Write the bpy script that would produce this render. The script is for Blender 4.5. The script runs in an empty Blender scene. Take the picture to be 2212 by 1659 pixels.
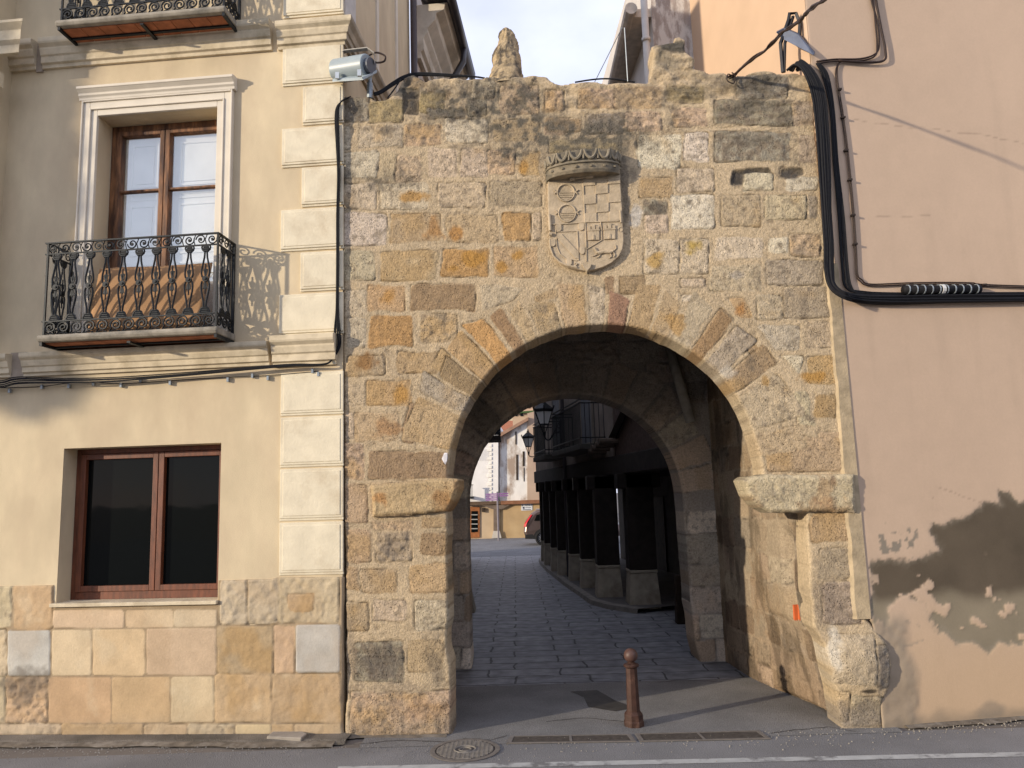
import bpy, math, random
import numpy as np
from math import sin, cos, radians, pi, sqrt, atan2
from mathutils import Vector, Matrix
random.seed(7); np.random.seed(7)
scene = bpy.context.scene
# ------------------------------------------------------------------ camera
F, CX, CY, CAMH = 1662.0, 1106.0, 829.5, 2.4
PI_, RO = radians(8.15), radians(1.75)
_fw = np.array([0, cos(PI_), sin(PI_)]); _u0 = np.array([0, -sin(PI_), cos(PI_)]); _r0 = np.array([1.0, 0, 0])
_up = _u0*cos(RO) + _r0*sin(RO); _rt = _r0*cos(RO) - _u0*sin(RO)
CAM = np.array([0, 0, CAMH])
cd = bpy.data.cameras.new('camera'); cam = bpy.data.objects.new('camera', cd)
scene.collection.objects.link(cam); scene.camera = cam
cam.matrix_world = Matrix(((_rt[0], _up[0], -_fw[0], 0), (_rt[1], _up[1], -_fw[1], 0), (_rt[2], _up[2], -_fw[2], CAMH), (0, 0, 0, 1)))
cd.sensor_width = 36; cd.lens = 36*F/2212.0; cd.clip_end = 3000; cd.clip_start = .05
# ------------------------------------------------------------------ light
SUN_AZ, SUN_EL = 62.0, 11.5      # degrees left of straight behind the camera, height
EXPO = .36
sdir = Vector((-sin(radians(SUN_AZ))*cos(radians(SUN_EL)), -cos(radians(SUN_AZ))*cos(radians(SUN_EL)), sin(radians(SUN_EL))))
sd = bpy.data.lights.new('sun', 'SUN'); sd.energy = 3.5; sd.angle = radians(1.0); sd.color = (1, .87, .68)
sun = bpy.data.objects.new('sun', sd); scene.collection.objects.link(sun)
sun.rotation_euler = sdir.to_track_quat('Z', 'Y').to_euler()
world = bpy.data.worlds.new('World'); scene.world = world; world.use_nodes = True
nt = world.node_tree; nt.nodes.clear()
wo = nt.nodes.new('ShaderNodeOutputWorld'); bg = nt.nodes.new('ShaderNodeBackground')
sky = nt.nodes.new('ShaderNodeTexSky'); sky.sky_type = 'NISHITA'; sky.sun_disc = False
sky.sun_elevation = radians(SUN_EL); sky.sun_rotation = atan2(sdir.x, sdir.y); sky.air_density = 1.0; sky.dust_density = .6
tc = nt.nodes.new('ShaderNodeTexCoord'); mp = nt.nodes.new('ShaderNodeMapping'); mp.inputs['Scale'].default_value = (1, 1, 1.6)
mp.inputs['Location'].default_value = (.35, .1, .2)
nz = nt.nodes.new('ShaderNodeTexNoise'); nz.inputs['Scale'].default_value = 3.2; nz.inputs['Detail'].default_value = 6; nz.inputs['Roughness'].default_value = .5
rp = nt.nodes.new('ShaderNodeValToRGB'); rp.color_ramp.elements[0].position = .34; rp.color_ramp.elements[1].position = .66
rp.color_ramp.elements[0].color = (.62, .62, .62, 1); rp.color_ramp.elements[1].color = (.97, .97, .97, 1)
mx = nt.nodes.new('ShaderNodeMix'); mx.data_type = 'RGBA'
cl = nt.nodes.new('ShaderNodeMix'); cl.data_type = 'RGBA'; cl.inputs[6].default_value = (5.2, 5.6, 8.2, 1); cl.inputs[7].default_value = (8.2, 8.5, 9.6, 1)
for a, b in ((tc.outputs['Generated'], mp.inputs[0]), (mp.outputs[0], nz.inputs[0]), (nz.outputs[0], rp.inputs[0]), (rp.outputs[0], mx.inputs[0]),
             (sky.outputs[0], mx.inputs[6]), (nz.outputs[0], cl.inputs[0]), (cl.outputs[2], mx.inputs[7]), (mx.outputs[2], bg.inputs[0]), (bg.outputs[0], wo.inputs[0])):
    nt.links.new(a, b)
bg.inputs[1].default_value = .118
scene.view_settings.view_transform = 'Standard'; scene.view_settings.look = 'None'
scene.view_settings.exposure = EXPO; scene.view_settings.gamma = 1
# ------------------------------------------------------------------ geometry helpers
def ray(x, y): return _fw*F + _rt*(x-CX) - _up*(y-CY)
def ground(x, y, z=0.0):
    d = ray(x, y); return CAM + d*((z-CAMH)/d[2])
class Frame:
    """vertical plane: u to the right, n towards the viewer, z up"""
    def __init__(s, p, yaw):
        s.o = np.array([p[0], p[1], 0.0]); a = radians(yaw)
        s.u = np.array([cos(a), sin(a), 0]); s.nn = np.array([sin(a), -cos(a), 0])
    def p(s, u, n, z): return tuple(s.o + s.u*u + s.nn*n + np.array([0, 0, z]))
    def uz(s, x, y, n=0.0):
        d = ray(x, y); o = s.o + s.nn*n; t = np.dot(s.nn, o-CAM)/np.dot(s.nn, d); q = CAM + d*t - o
        return float(q @ s.u), float(q[2])
    def P(s, x, y, n=0.0):
        u, z = s.uz(x, y, n); return s.p(u, n, z)
def wl(o):
    v = Vector((0, 0, 0))
    while o: v += o.location; o = o.parent
    return v
def link(o): scene.collection.objects.link(o); return o
def tag(o, label=None, cat=None, group=None, kind=None):
    if label: o['label'] = label
    if cat: o['category'] = cat
    if group: o['group'] = group
    if kind: o['kind'] = kind
    return o
def empty(name, loc, label=None, cat=None, group=None):
    o = link(bpy.data.objects.new(name, None)); o.location = loc; o.empty_display_size = .2
    return tag(o, label, cat, group)
class MB:
    def __init__(s): s.v = []; s.f = []; s.sm = False
    def add(s, vs, fs):
        b = len(s.v); s.v += [tuple(v) for v in vs]; s.f += [tuple(b+i for i in f) for f in fs]; return s
    def box8(s, c):
        return s.add(c, [(0, 1, 2, 3), (7, 6, 5, 4), (0, 4, 5, 1), (1, 5, 6, 2), (2, 6, 7, 3), (3, 7, 4, 0)])
    def fbox(s, fr, u0, u1, n0, n1, z0, z1):
        g = fr.p; return s.box8([g(u0, n1, z0), g(u1, n1, z0), g(u1, n1, z1), g(u0, n1, z1), g(u0, n0, z0), g(u1, n0, z0), g(u1, n0, z1), g(u0, n0, z1)])
    def box(s, x0, x1, y0, y1, z0, z1):
        return s.box8([(x0, y0, z0), (x1, y0, z0), (x1, y0, z1), (x0, y0, z1), (x0, y1, z0), (x1, y1, z0), (x1, y1, z1), (x0, y1, z1)])
    def prism(s, fr, pts, n0, n1, inset=0.0):
        k = len(pts); c = np.mean(pts, axis=0)
        f = [fr.p(c[0]+(p[0]-c[0])*(1-inset), n1, c[1]+(p[1]-c[1])*(1-inset)) for p in pts]
        b = [fr.p(p[0], n0, p[1]) for p in pts]
        return s.add(f+b, [tuple(range(k)), tuple(range(2*k-1, k-1, -1))] + [(i, i+k, (i+1) % k+k, (i+1) % k) for i in range(k)])
    def profile(s, fr, u0, u1, prof, sk0=0.0, sk1=0.0):
        """profile of (n, z) points extruded along u; sk mitres the ends by n"""
        k = len(prof)
        a = [fr.p(u0+sk0*n, n, z) for n, z in prof]; b = [fr.p(u1+sk1*n, n, z) for n, z in prof]
        return s.add(a+b, [tuple(range(k-1, -1, -1)), tuple(range(k, 2*k))] + [(i, (i+1) % k, (i+1) % k+k, i+k) for i in range(k)])
    def tube(s, pts, r, seg=6, cap=True, r1=None):
        pts = [Vector(p) for p in pts]; n = len(pts)
        if n < 2: return s
        t0 = (pts[1]-pts[0]).normalized(); ref = Vector((0, 0, 1)) if abs(t0.z) < .9 else Vector((1, 0, 0))
        a = t0.cross(ref).normalized(); vs = []
        for i, p in enumerate(pts):
            t = (pts[min(i+1, n-1)]-pts[max(i-1, 0)])
            if t.length < 1e-9: t = t0
            t.normalize(); a = (a - t*a.dot(t)).normalized(); b = t.cross(a)
            rr = r if r1 is None else r+(r1-r)*i/(n-1)
            vs += [p + (a*cos(2*pi*j/seg) + b*sin(2*pi*j/seg))*rr for j in range(seg)]
        fs = [(i*seg+j, i*seg+(j+1) % seg, (i+1)*seg+(j+1) % seg, (i+1)*seg+j) for i in range(n-1) for j in range(seg)]
        if cap: fs += [tuple(range(seg-1, -1, -1)), tuple((n-1)*seg+j for j in range(seg))]
        return s.add(vs, fs)
    def lathe(s, prof, c=(0, 0, 0), seg=16, rot=0.0):
        vs = []; k = len(prof)
        for r, z in prof:
            vs += [(c[0]+r*cos(rot+2*pi*j/seg), c[1]+r*sin(rot+2*pi*j/seg), c[2]+z) for j in range(seg)]
        fs = [(i*seg+j, i*seg+(j+1) % seg, (i+1)*seg+(j+1) % seg, (i+1)*seg+j) for i in range(k-1) for j in range(seg)]
        fs += [tuple(range(seg-1, -1, -1)), tuple((k-1)*seg+j for j in range(seg))]
        return s.add(vs, fs)
    def build(s, name, mat, parent=None, smooth=None, bevel=0.0, label=None, cat=None, group=None, kind=None):
        me = bpy.data.meshes.new(name); off = wl(parent) if parent else Vector((0, 0, 0)); base = None
        if parent is None and kind != 'structure' and s.v:
            a = np.array(s.v); off = Vector((float(a[:, 0].mean()), float(a[:, 1].mean()), float(a[:, 2].min())))
            base = off
        me.from_pydata([(v[0]-off.x, v[1]-off.y, v[2]-off.z) for v in s.v], [], s.f)
        import bmesh
        bm = bmesh.new(); bm.from_mesh(me); bmesh.ops.recalc_face_normals(bm, faces=bm.faces); bm.to_mesh(me); bm.free()
        if smooth is None: smooth = s.sm
        if smooth:
            me.polygons.foreach_set('use_smooth', [True]*len(me.polygons))
        o = link(bpy.data.objects.new(name, me))
        if mat: me.materials.append(mat)
        if parent: o.parent = parent
        elif base is not None: o.location = base
        if bevel:
            b = o.modifiers.new('bevel', 'BEVEL'); b.width = bevel; b.segments = 2; b.limit_method = 'ANGLE'
        return tag(o, label, cat, group, kind)
# ------------------------------------------------------------------ numpy noise
def _h(ix, iy, sd):
    n = (ix.astype(np.int64)*374761393 + iy.astype(np.int64)*668265263 + sd*1442695041) & 0x7fffffff
    n = ((n ^ (n >> 13))*1274126177) & 0x7fffffff
    return ((n ^ (n >> 16)) & 0xffff)/65535.0
def vn(x, y, sd=0):
    x0 = np.floor(x); y0 = np.floor(y); fx = x-x0; fy = y-y0; fx = fx*fx*(3-2*fx); fy = fy*fy*(3-2*fy)
    a = _h(x0, y0, sd); b = _h(x0+1, y0, sd); c = _h(x0, y0+1, sd); d = _h(x0+1, y0+1, sd)
    return (a*(1-fx)+b*fx)*(1-fy) + (c*(1-fx)+d*fx)*fy
def fbm(x, y, sd=0, oc=4):
    r = 0; a = .5
    for i in range(oc): r = r+a*(vn(x*2**i, y*2**i, sd+i*17)-.5)*2; a *= .5
    return r            # about -1..1
def sst(a, b, x):
    t = np.clip((x-a)/(b-a), 0, 1); return t*t*(3-2*t)
# ------------------------------------------------------------------ materials
MATS = {}
def nm(name):
    m = bpy.data.materials.new(name); m.use_nodes = True; n = m.node_tree; b = n.nodes['Principled BSDF']
    return m, n, b
def mk(name, col, rough=.8, var=.15, scale=6, bump=.15, bscale=60, metal=0.0, col2=None, spec=.3, c2pos=(.45, .7), stretch=None, dirt=None, bdist=.01):
    """procedural material: noise colour variation + two-scale bump"""
    if name in MATS: return MATS[name]
    m, n, b = nm(name); N = n.nodes; L = n.links
    tc = N.new('ShaderNodeTexCoord'); mp = N.new('ShaderNodeMapping'); L.new(tc.outputs['Object'], mp.inputs[0])
    if stretch: mp.inputs['Scale'].default_value = stretch
    a = N.new('ShaderNodeTexNoise'); a.inputs['Scale'].default_value = scale; a.inputs['Detail'].default_value = 5; L.new(mp.outputs[0], a.inputs[0])
    r = N.new('ShaderNodeValToRGB'); L.new(a.outputs[0], r.inputs[0])
    c1 = [max(0, c*(1-var)) for c in col]; c2 = [min(1, c*(1+var)) for c in col]
    r.color_ramp.elements[0].position = .3; r.color_ramp.elements[1].position = .7
    r.color_ramp.elements[0].color = (*c1, 1); r.color_ramp.elements[1].color = (*c2, 1)
    out = r.outputs[0]
    if col2:
        a2 = N.new('ShaderNodeTexNoise'); a2.inputs['Scale'].default_value = scale*.37; a2.inputs['Detail'].default_value = 8; a2.inputs['Roughness'].default_value = .65
        L.new(mp.outputs[0], a2.inputs[0]); r2 = N.new('ShaderNodeValToRGB'); L.new(a2.outputs[0], r2.inputs[0])
        r2.color_ramp.elements[0].position = c2pos[0]; r2.color_ramp.elements[1].position = c2pos[1]
        x = N.new('ShaderNodeMix'); x.data_type = 'RGBA'; L.new(r2.outputs[0], x.inputs[0]); L.new(out, x.inputs[6]); x.inputs[7].default_value = (*col2, 1); out = x.outputs[2]
    L.new(out, b.inputs['Base Color'])
    b.inputs['Roughness'].default_value = rough; b.inputs['Metallic'].default_value = metal; b.inputs['Specular IOR Level'].default_value = spec
    if bump:
        c = N.new('ShaderNodeTexNoise'); c.inputs['Scale'].default_value = bscale; c.inputs['Detail'].default_value = 6; c.inputs['Roughness'].default_value = .7; L.new(mp.outputs[0], c.inputs[0])
        bp = N.new('ShaderNodeBump'); bp.inputs['Strength'].default_value = bump; bp.inputs['Distance'].default_value = bdist
        L.new(c.outputs[0], bp.inputs['Height']); L.new(bp.outputs[0], b.inputs['Normal'])
    MATS[name] = m; return m
def vcol(name, rough=.9, pits=.5, bump=.6, fine=.22, pscale=70, bscale=55):
    """stone whose colour comes from the mesh attribute Col, plus grain and pits"""
    m, n, b = nm(name); N = n.nodes; L = n.links
    at = N.new('ShaderNodeAttribute'); at.attribute_name = 'Col'
    tc = N.new('ShaderNodeTexCoord')
    a = N.new('ShaderNodeTexNoise'); a.inputs['Scale'].default_value = 38; a.inputs['Detail'].default_value = 7; a.inputs['Roughness'].default_value = .72; L.new(tc.outputs['Object'], a.inputs[0])
    mr = N.new('ShaderNodeMapRange'); mr.inputs[1].default_value = .25; mr.inputs[2].default_value = .75; mr.inputs[3].default_value = 1-fine; mr.inputs[4].default_value = 1+fine*.8; L.new(a.outputs[0], mr.inputs[0])
    v = N.new('ShaderNodeTexVoronoi'); v.inputs['Scale'].default_value = pscale; v.inputs['Randomness'].default_value = 1; L.new(tc.outputs['Object'], v.inputs[0])
    g = N.new('ShaderNodeTexNoise'); g.inputs['Scale'].default_value = 7; L.new(tc.outputs['Object'], g.inputs[0])
    # pit mask : small voronoi distance and gate noise high and stone alpha
    pm = N.new('ShaderNodeMapRange'); pm.inputs[1].default_value = .10; pm.inputs[2].default_value = .26; pm.inputs[3].default_value = 1; pm.inputs[4].default_value = 0; L.new(v.outputs['Distance'], pm.inputs[0])
    gm = N.new('ShaderNodeMapRange'); gm.inputs[1].default_value = .42; gm.inputs[2].default_value = .60; L.new(g.outputs[0], gm.inputs[0])
    m1 = N.new('ShaderNodeMath'); m1.operation = 'MULTIPLY'; L.new(pm.outputs[0], m1.inputs[0]); L.new(gm.outputs[0], m1.inputs[1])
    m2 = N.new('ShaderNodeMath'); m2.operation = 'MULTIPLY'; L.new(m1.outputs[0], m2.inputs[0]); L.new(at.outputs['Alpha'], m2.inputs[1])
    d = N.new('ShaderNodeMath'); d.operation = 'MULTIPLY_ADD'; d.inputs[1].default_value = -pits; L.new(m2.outputs[0], d.inputs[0]); d.inputs[2].default_value = 1
    m3 = N.new('ShaderNodeMath'); m3.operation = 'MULTIPLY'; L.new(mr.outputs[0], m3.inputs[0]); L.new(d.outputs[0], m3.inputs[1])
    x = N.new('ShaderNodeVectorMath'); x.operation = 'SCALE'; L.new(at.outputs['Color'], x.inputs[0]); L.new(m3.outputs[0], x.inputs['Scale'])
    L.new(x.outputs[0], b.inputs['Base Color']); b.inputs['Roughness'].default_value = rough; b.inputs['Specular IOR Level'].default_value = .15
    c = N.new('ShaderNodeTexNoise'); c.inputs['Scale'].default_value = bscale; c.inputs['Detail'].default_value = 5; c.inputs['Roughness'].default_value = .65; L.new(tc.outputs['Object'], c.inputs[0])
    s = N.new('ShaderNodeMath'); s.operation = 'MULTIPLY_ADD'; s.inputs[1].default_value = -.8; L.new(m2.outputs[0], s.inputs[0]); L.new(c.outputs[0], s.inputs[2])
    bp = N.new('ShaderNodeBump'); bp.inputs['Strength'].default_value = bump; bp.inputs['Distance'].default_value = .022
    L.new(s.outputs[0], bp.inputs['Height']); L.new(bp.outputs[0], b.inputs['Normal'])
    return m
def glass(name, tint=(.02, .025, .03), rough=.03, spec=.6, alpha=1.0):
    m, n, b = nm(name); N = n.nodes; L = n.links
    tc = N.new('ShaderNodeTexCoord'); a = N.new('ShaderNodeTexNoise'); a.inputs['Scale'].default_value = 1.6; L.new(tc.outputs['Object'], a.inputs[0])
    bp = N.new('ShaderNodeBump'); bp.inputs['Strength'].default_value = .04; bp.inputs['Distance'].default_value = .05; L.new(a.outputs[0], bp.inputs['Height']); L.new(bp.outputs[0], b.inputs['Normal'])
    b.inputs['Base Color'].default_value = (*tint, 1); b.inputs['Roughness'].default_value = rough; b.inputs['Specular IOR Level'].default_value = spec
    if alpha < 1:
        b.inputs['Base Color'].default_value = (.6, .66, .7, 1)
        t = N.new('ShaderNodeBsdfTransparent'); s = N.new('ShaderNodeMixShader'); s.inputs[0].default_value = alpha
        gl = N.new('ShaderNodeBsdfGlossy'); gl.inputs['Roughness'].default_value = .02; gl.inputs['Color'].default_value = (.93, .95, .90, 1); L.new(bp.outputs[0], gl.inputs['Normal'])
        L.new(t.outputs[0], s.inputs[1]); L.new(gl.outputs[0], s.inputs[2]); L.new(s.outputs[0], n.nodes['Material Output'].inputs[0])
    return m
STONE = vcol('weathered_limestone', pits=.82, bump=.95, fine=.42, pscale=48)
ASHLAR = vcol('dressed_ashlar', pits=.35, bump=.25, fine=.10)
PINKM = vcol('pink_render', pits=0.0, bump=.12, fine=.045, bscale=90)
PLASTER = mk('cream_plaster', (.61, .50, .33), .92, .10, 2.2, .30, 90, col2=(.50, .39, .262), c2pos=(.42, .8), stretch=(1.6, 1.6, .8))
CREAM = mk('cream_moulding', (.64, .54, .38), .85, .12, 7, .3, 45, col2=(.36, .29, .18), c2pos=(.48, .74))
QUOIN = mk('quoin_stone', (.70, .62, .46), .85, .08, 6, .45, 34, col2=(.50, .41, .28), c2pos=(.52, .78))
SURR = mk('window_surround', (.68, .61, .50), .8, .06, 5, .08, 60)
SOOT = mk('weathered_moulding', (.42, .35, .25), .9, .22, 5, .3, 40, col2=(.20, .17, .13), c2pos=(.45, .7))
IRON = mk('wrought_iron', (.014, .016, .018), .5, .3, 20, .2, 80, metal=.5, spec=.5)
SLAB = mk('balcony_stone', (.30, .265, .21), .9, .25, 9, .3, 50, col2=(.13, .12, .10), c2pos=(.5, .7))
WOODR = mk('old_brown_wood', (.23, .105, .045), .5, .45, 9, .2, 40, stretch=(3, 3, .5), col2=(.06, .026, .014), c2pos=(.42, .62))
WOODM = mk('varnished_mahogany', (.14, .042, .017), .55, .35, 9, .08, 40, stretch=(3, 3, .6), spec=.5)
WHITEP = mk('white_painted_wood', (.84, .85, .84), .55, .05, 5, .05, 40)
BLACKC = mk('black_cable', (.010, .010, .012), .65, .3, 30, .0, spec=.18)
RUSTC = mk('rust_black_cable', (.030, .016, .011), .55, .4, 30, .0)
STEEL = mk('grey_steel', (.33, .37, .40), .42, .1, 12, .05, 60, metal=.35, spec=.5)
DARKW = mk('dark_timber', (.035, .022, .014), .75, .4, 8, .3, 30)
BRICKT = mk('terracotta', (.36, .13, .06), .85, .25, 10, .2, 40)
GLASSD = glass('dark_window_glass', (.004, .005, .005), .03, .14)
GLASSC = glass('clear_pane', alpha=.24)
def P(name): return MATS[name]
# ------------------------------------------------------------------ relief wall
def quadsdf(U, Z, q):
    q = np.array(q, float); a = 0
    for i in range(len(q)): a += q[i][0]*q[(i+1) % len(q)][1] - q[(i+1) % len(q)][0]*q[i][1]
    if a < 0: q = q[::-1]
    d = None; k = .035
    for i in range(len(q)):
        p0 = q[i]; p1 = q[(i+1) % len(q)]; e = p1-p0; l = np.hypot(*e)
        if l < 1e-6: continue
        s = (e[0]*(Z-p0[1]) - e[1]*(U-p0[0]))/l
        if d is None: d = s
        else:
            h = np.clip(.5+.5*(s-d)/k, 0, 1); d = s*(1-h)+d*h - k*h*(1-h)
    return d
def polysdf(U, Z, pts):
    """distance to the polygon outline, positive inside"""
    best = np.full(U.shape, 1e9); ins = np.zeros(U.shape, bool); n = len(pts)
    for i in range(n):
        x0, y0 = pts[i]; x1, y1 = pts[(i+1) % n]; ex, ey = x1-x0, y1-y0; l = ex*ex+ey*ey
        if l < 1e-12: continue
        t = np.clip(((U-x0)*ex+(Z-y0)*ey)/l, 0, 1)
        best = np.minimum(best, (U-x0-t*ex)**2+(Z-y0-t*ey)**2)
        c = ((y0 > Z) != (y1 > Z)) & (U < (x1-x0)*(Z-y0)/(y1-y0 + 1e-15)+x0); ins ^= c
    return np.where(ins, 1, -1)*np.sqrt(best)
PAL = {  # colour, relief, roughness, pits
 'w': ((.68, .59, .455), .016, .006), 'c': ((.57, .47, .33), .014, .006), 't': ((.48, .35, .215), .014, .005),
 'o': ((.47, .32, .17), .014, .006), 'O': ((.48, .27, .10), .014, .007), 'b': ((.31, .21, .12), .014, .006),
 'B': ((.29, .175, .09), .012, .006), 'R': ((.29, .155, .10), .012, .006), 'p': ((.50, .365, .24), .013, .014),
 'g': ((.39, .32, .235), .014, .007), 'h': ((.51, .42, .30), .014, .008), 'd': ((.27, .24, .19), .012, .012), 'k': ((.055, .05, .045), -.02, .006),
 's': ((.58, .455, .29), .003, .001), 'q': ((.50, .35, .20), .003, .001), 'G': ((.50, .475, .41), .010, .001), 'r': ((.50, .41, .30), .010, .010),
 'm': ((.49, .385, .25), .006, .003), 'y': ((.33, .255, .13), .004, .006), 'x': ((.30, .25, .19), .02, .022)}
def relief(name, fr, poly, stones, cell, mat, parent, back=.38, mortar=(.54, .42, .27), gap=0.0, blend=.022, warp=.014, patches=(), post=None,
           edge=.03, jit=.008, rough=.004, n0=0.0, side=True, alpha=1.0, mod=None):
    poly = np.array(poly, float); lo = poly.min(0)-cell*2; hi = poly.max(0)+cell*2
    nx = int((hi[0]-lo[0])/cell)+1; ny = int((hi[1]-lo[1])/cell)+1
    us = lo[0]+np.arange(nx)*cell; zs = lo[1]+np.arange(ny)*cell
    U, Z = np.meshgrid(us, zs)
    pd = polysdf(U, Z, poly) + jit*fbm(U*5, Z*5, 91, 3)
    gz, gu = np.gradient(pd, cell)
    c = .25*(pd[:-1, :-1]+pd[1:, :-1]+pd[:-1, 1:]+pd[1:, 1:]); keep = c > 0
    if mod is not None: keep &= mod(U[:-1, :-1]+cell/2, Z[:-1, :-1]+cell/2)
    sel = (pd < cell*.75) & (pd > -cell*2); U2 = np.where(sel, U-pd*gu, U); Z2 = np.where(sel, Z-pd*gz, Z)
    h = fbm(U*2.2, Z*2.2, 5, 3)*.008 + fbm(U*14, Z*14, 6, 4)*rough
    mt = 1 + .13*fbm(U*3, Z*3, 8, 5)
    col = np.array(mortar)[None, None, :]*mt[..., None]*np.array([1, 1, 1])
    al = np.zeros(U.shape)
    Uw = U + warp*fbm(U*3.5, Z*3.5, 11, 4); Zw = Z + warp*fbm(U*3.5, Z*3.5, 23, 4)
    for i, (q, k) in enumerate(stones):
        q = np.array(q); b0 = q.min(0)-.06; b1 = q.max(0)+.06
        i0 = max(0, int((b0[0]-lo[0])/cell)); i1 = min(nx, int((b1[0]-lo[0])/cell)+2); j0 = max(0, int((b0[1]-lo[1])/cell)); j1 = min(ny, int((b1[1]-lo[1])/cell)+2)
        if i1 <= i0 or j1 <= j0: continue
        S = (slice(j0, j1), slice(i0, i1))
        d = quadsdf(Uw[S], Zw[S], q) - gap + (.010 if k not in 'sqGm' else 0)
        sm = (blend*.45 if k in 'sqG' else .017)*fbm(U[S]*7, Z[S]*7, 31+i, 4)
        msk = sst(-.002, blend, d+sm); cm = sst(-.001, max(.006, blend*.4), d+sm*1.6)
        pc, hh, rg = PAL[k]; rnd = random.Random(i*7+len(name))
        v = rnd.uniform(.88, 1.12); hh = hh*rnd.uniform(.7, 1.5)
        rel = (hh*(.18 if k not in 'sqG' else 1) if hh > 0 else hh) + rg*fbm(U[S]*16, Z[S]*16, 41+i, 5)*1.5 + .004*(rnd.random()-.5)
        h[S] = h[S]*(1-msk*.6) + msk*rel
        base = np.array(pc)*v; base = base*np.array([1+rnd.uniform(-.04, .06), 1, 1+rnd.uniform(-.10, .06)])
        n1 = fbm(U[S]*6, Z[S]*6, 51+i, 5); n2 = fbm(U[S]*2.6, Z[S]*2.6, 61+i, 4)
        cc = base[None, None, :]*(1+.20*n1)[..., None]
        if k in 'ctwohpbg':
            om = sst(.12, .55, n2+(.12 if k in 'otp' else -.10))*.6
            cc = cc*(1-om[..., None]) + np.array((.45, .28, .11))*om[..., None]
        if k in 'whpcgd':
            dk = sst(.14, .42, fbm(U[S]*19, Z[S]*19, 71+i, 3)+(.10 if k in 'p' else .22 if k == 'd' else 0))*(.60 if k != 'd' else .85)
            cc = cc*(1-dk[..., None]) + np.array((.16, .13, .10))*dk[..., None]
        if k not in 'sqGm':
            smr = sst(.02, .5, fbm(U[S]*2.4, Z[S]*2.4, 81, 4))*.6; cm = cm*(1-smr*(1-sst(.0, .035, d))); cc = cc*.80+np.array(mortar)*.20
            cv = np.exp(-((d-.003)/.0055)**2)*sst(-.25, .35, fbm(U[S]*4, Z[S]*4, 85+i, 3)); h[S] = h[S]-cv*.014
        else: cv = np.exp(-((d-.001)/.004)**2)*(.35 if k != 'm' else .1)
        col[S] = col[S]*(1-cm[..., None]) + cc*cm[..., None]
        col[S] = col[S]*(1-.60*cv[..., None])
        al[S] = np.maximum(al[S]*(1-cm), cm*(0 if k in 'msqG' else 1)*alpha + (.35*cm if k in 'sqG' else 0))
    for (pu, pz, ru, rz, pcol, st) in patches:
        e = 1-np.sqrt(((U-pu)/ru)**2+((Z-pz)/rz)**2) + .9*fbm(U*8, Z*8, int(pu*100) & 255, 5)
        m_ = sst(.0, .6, e)*st; col = col*(1-m_[..., None]) + np.array(pcol)*m_[..., None]
    if post: h, col, al = post(U, Z, h, col, al)
    h = h - edge*(1-sst(0, edge*1.3, pd))**2*.9
    ids = np.full(U.shape, -1); used = np.zeros(U.shape, bool)
    used[:-1, :-1] |= keep; used[1:, :-1] |= keep; used[:-1, 1:] |= keep; used[1:, 1:] |= keep
    ids[used] = np.arange(used.sum())
    uu = U2[used]; zz = Z2[used]; hh = h[used]+n0
    V = fr.o[None, :] + uu[:, None]*fr.u + hh[:, None]*fr.nn; V[:, 2] += zz
    J, I = np.nonzero(keep)
    Fq = np.stack([ids[J, I], ids[J, I+1], ids[J+1, I+1], ids[J+1, I]], 1)
    Cc = np.concatenate([np.clip(col[used], .01, 1), al[used][:, None]], 1)
    Vs = [V]; Fs = [Fq]; Cs = [Cc]; nv = len(V)
    if side:
        E = np.concatenate([Fq[:, [0, 1]], Fq[:, [1, 2]], Fq[:, [2, 3]], Fq[:, [3, 0]]]); key = np.minimum(E[:, 0], E[:, 1])*10000000+np.maximum(E[:, 0], E[:, 1])
        _, inv, cnt = np.unique(key, return_inverse=True, return_counts=True); be = E[cnt[inv] == 1]
        bv = np.unique(be); idx = {int(v): i for i, v in enumerate(bv)}
        steps = max(2, int(back/.035)); prev = bv.copy()
        ring = np.array([idx[int(a)] for a in be[:, 0]]), np.array([idx[int(a)] for a in be[:, 1]])
        gu_ = gu[used][bv]; gz_ = gz[used][bv]
        for s in range(1, steps+1):
            t = s/steps; dn = back*t
            w = .012*fbm(uu[bv]*7+zz[bv]*5, np.full(len(bv), dn*7), 77, 4) + .006*sst(0, .1, dn)
            W = fr.o[None, :] + (uu[bv]+gu_*w*-1)[:, None]*fr.u + (hh[bv]*(1-t)+n0*t-dn)[:, None]*fr.nn; W[:, 2] += zz[bv]-gz_*w
            Vs.append(W); cur = nv + np.arange(len(bv)); nv += len(bv)
            Cs.append(Cc[bv]*np.array([1, 1, 1, 1])*(1+.12*fbm(uu[bv]*5+zz[bv]*6, np.full(len(bv), dn*9), 79, 3))[:, None])
            Fs.append(np.stack([be[:, 1] if s == 1 else prev[ring[1]], be[:, 0] if s == 1 else prev[ring[0]], cur[ring[0]], cur[ring[1]]], 1)); prev = cur
    V = np.concatenate(Vs); Fq = np.concatenate(Fs); Cc = np.concatenate(Cs)
    off = wl(parent) if parent else Vector((0, 0, 0)); V = V-np.array(off)
    me = bpy.data.meshes.new(name); me.vertices.add(len(V)); me.vertices.foreach_set('co', V.astype(np.float32).ravel())
    me.loops.add(len(Fq)*4); me.loops.foreach_set('vertex_index', Fq.astype(np.int32).ravel())
    me.polygons.add(len(Fq)); me.polygons.foreach_set('loop_start', np.arange(0, len(Fq)*4, 4, dtype=np.int32))
    me.update(calc_edges=True); me.polygons.foreach_set('use_smooth', np.ones(len(Fq), bool))
    ca = me.color_attributes.new('Col', 'FLOAT_COLOR', 'POINT'); ca.data.foreach_set('color', np.clip(Cc, 0, 1).astype(np.float32).ravel())
    me.materials.append(mat); o = link(bpy.data.objects.new(name, me)); o.parent = parent
    return o
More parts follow.
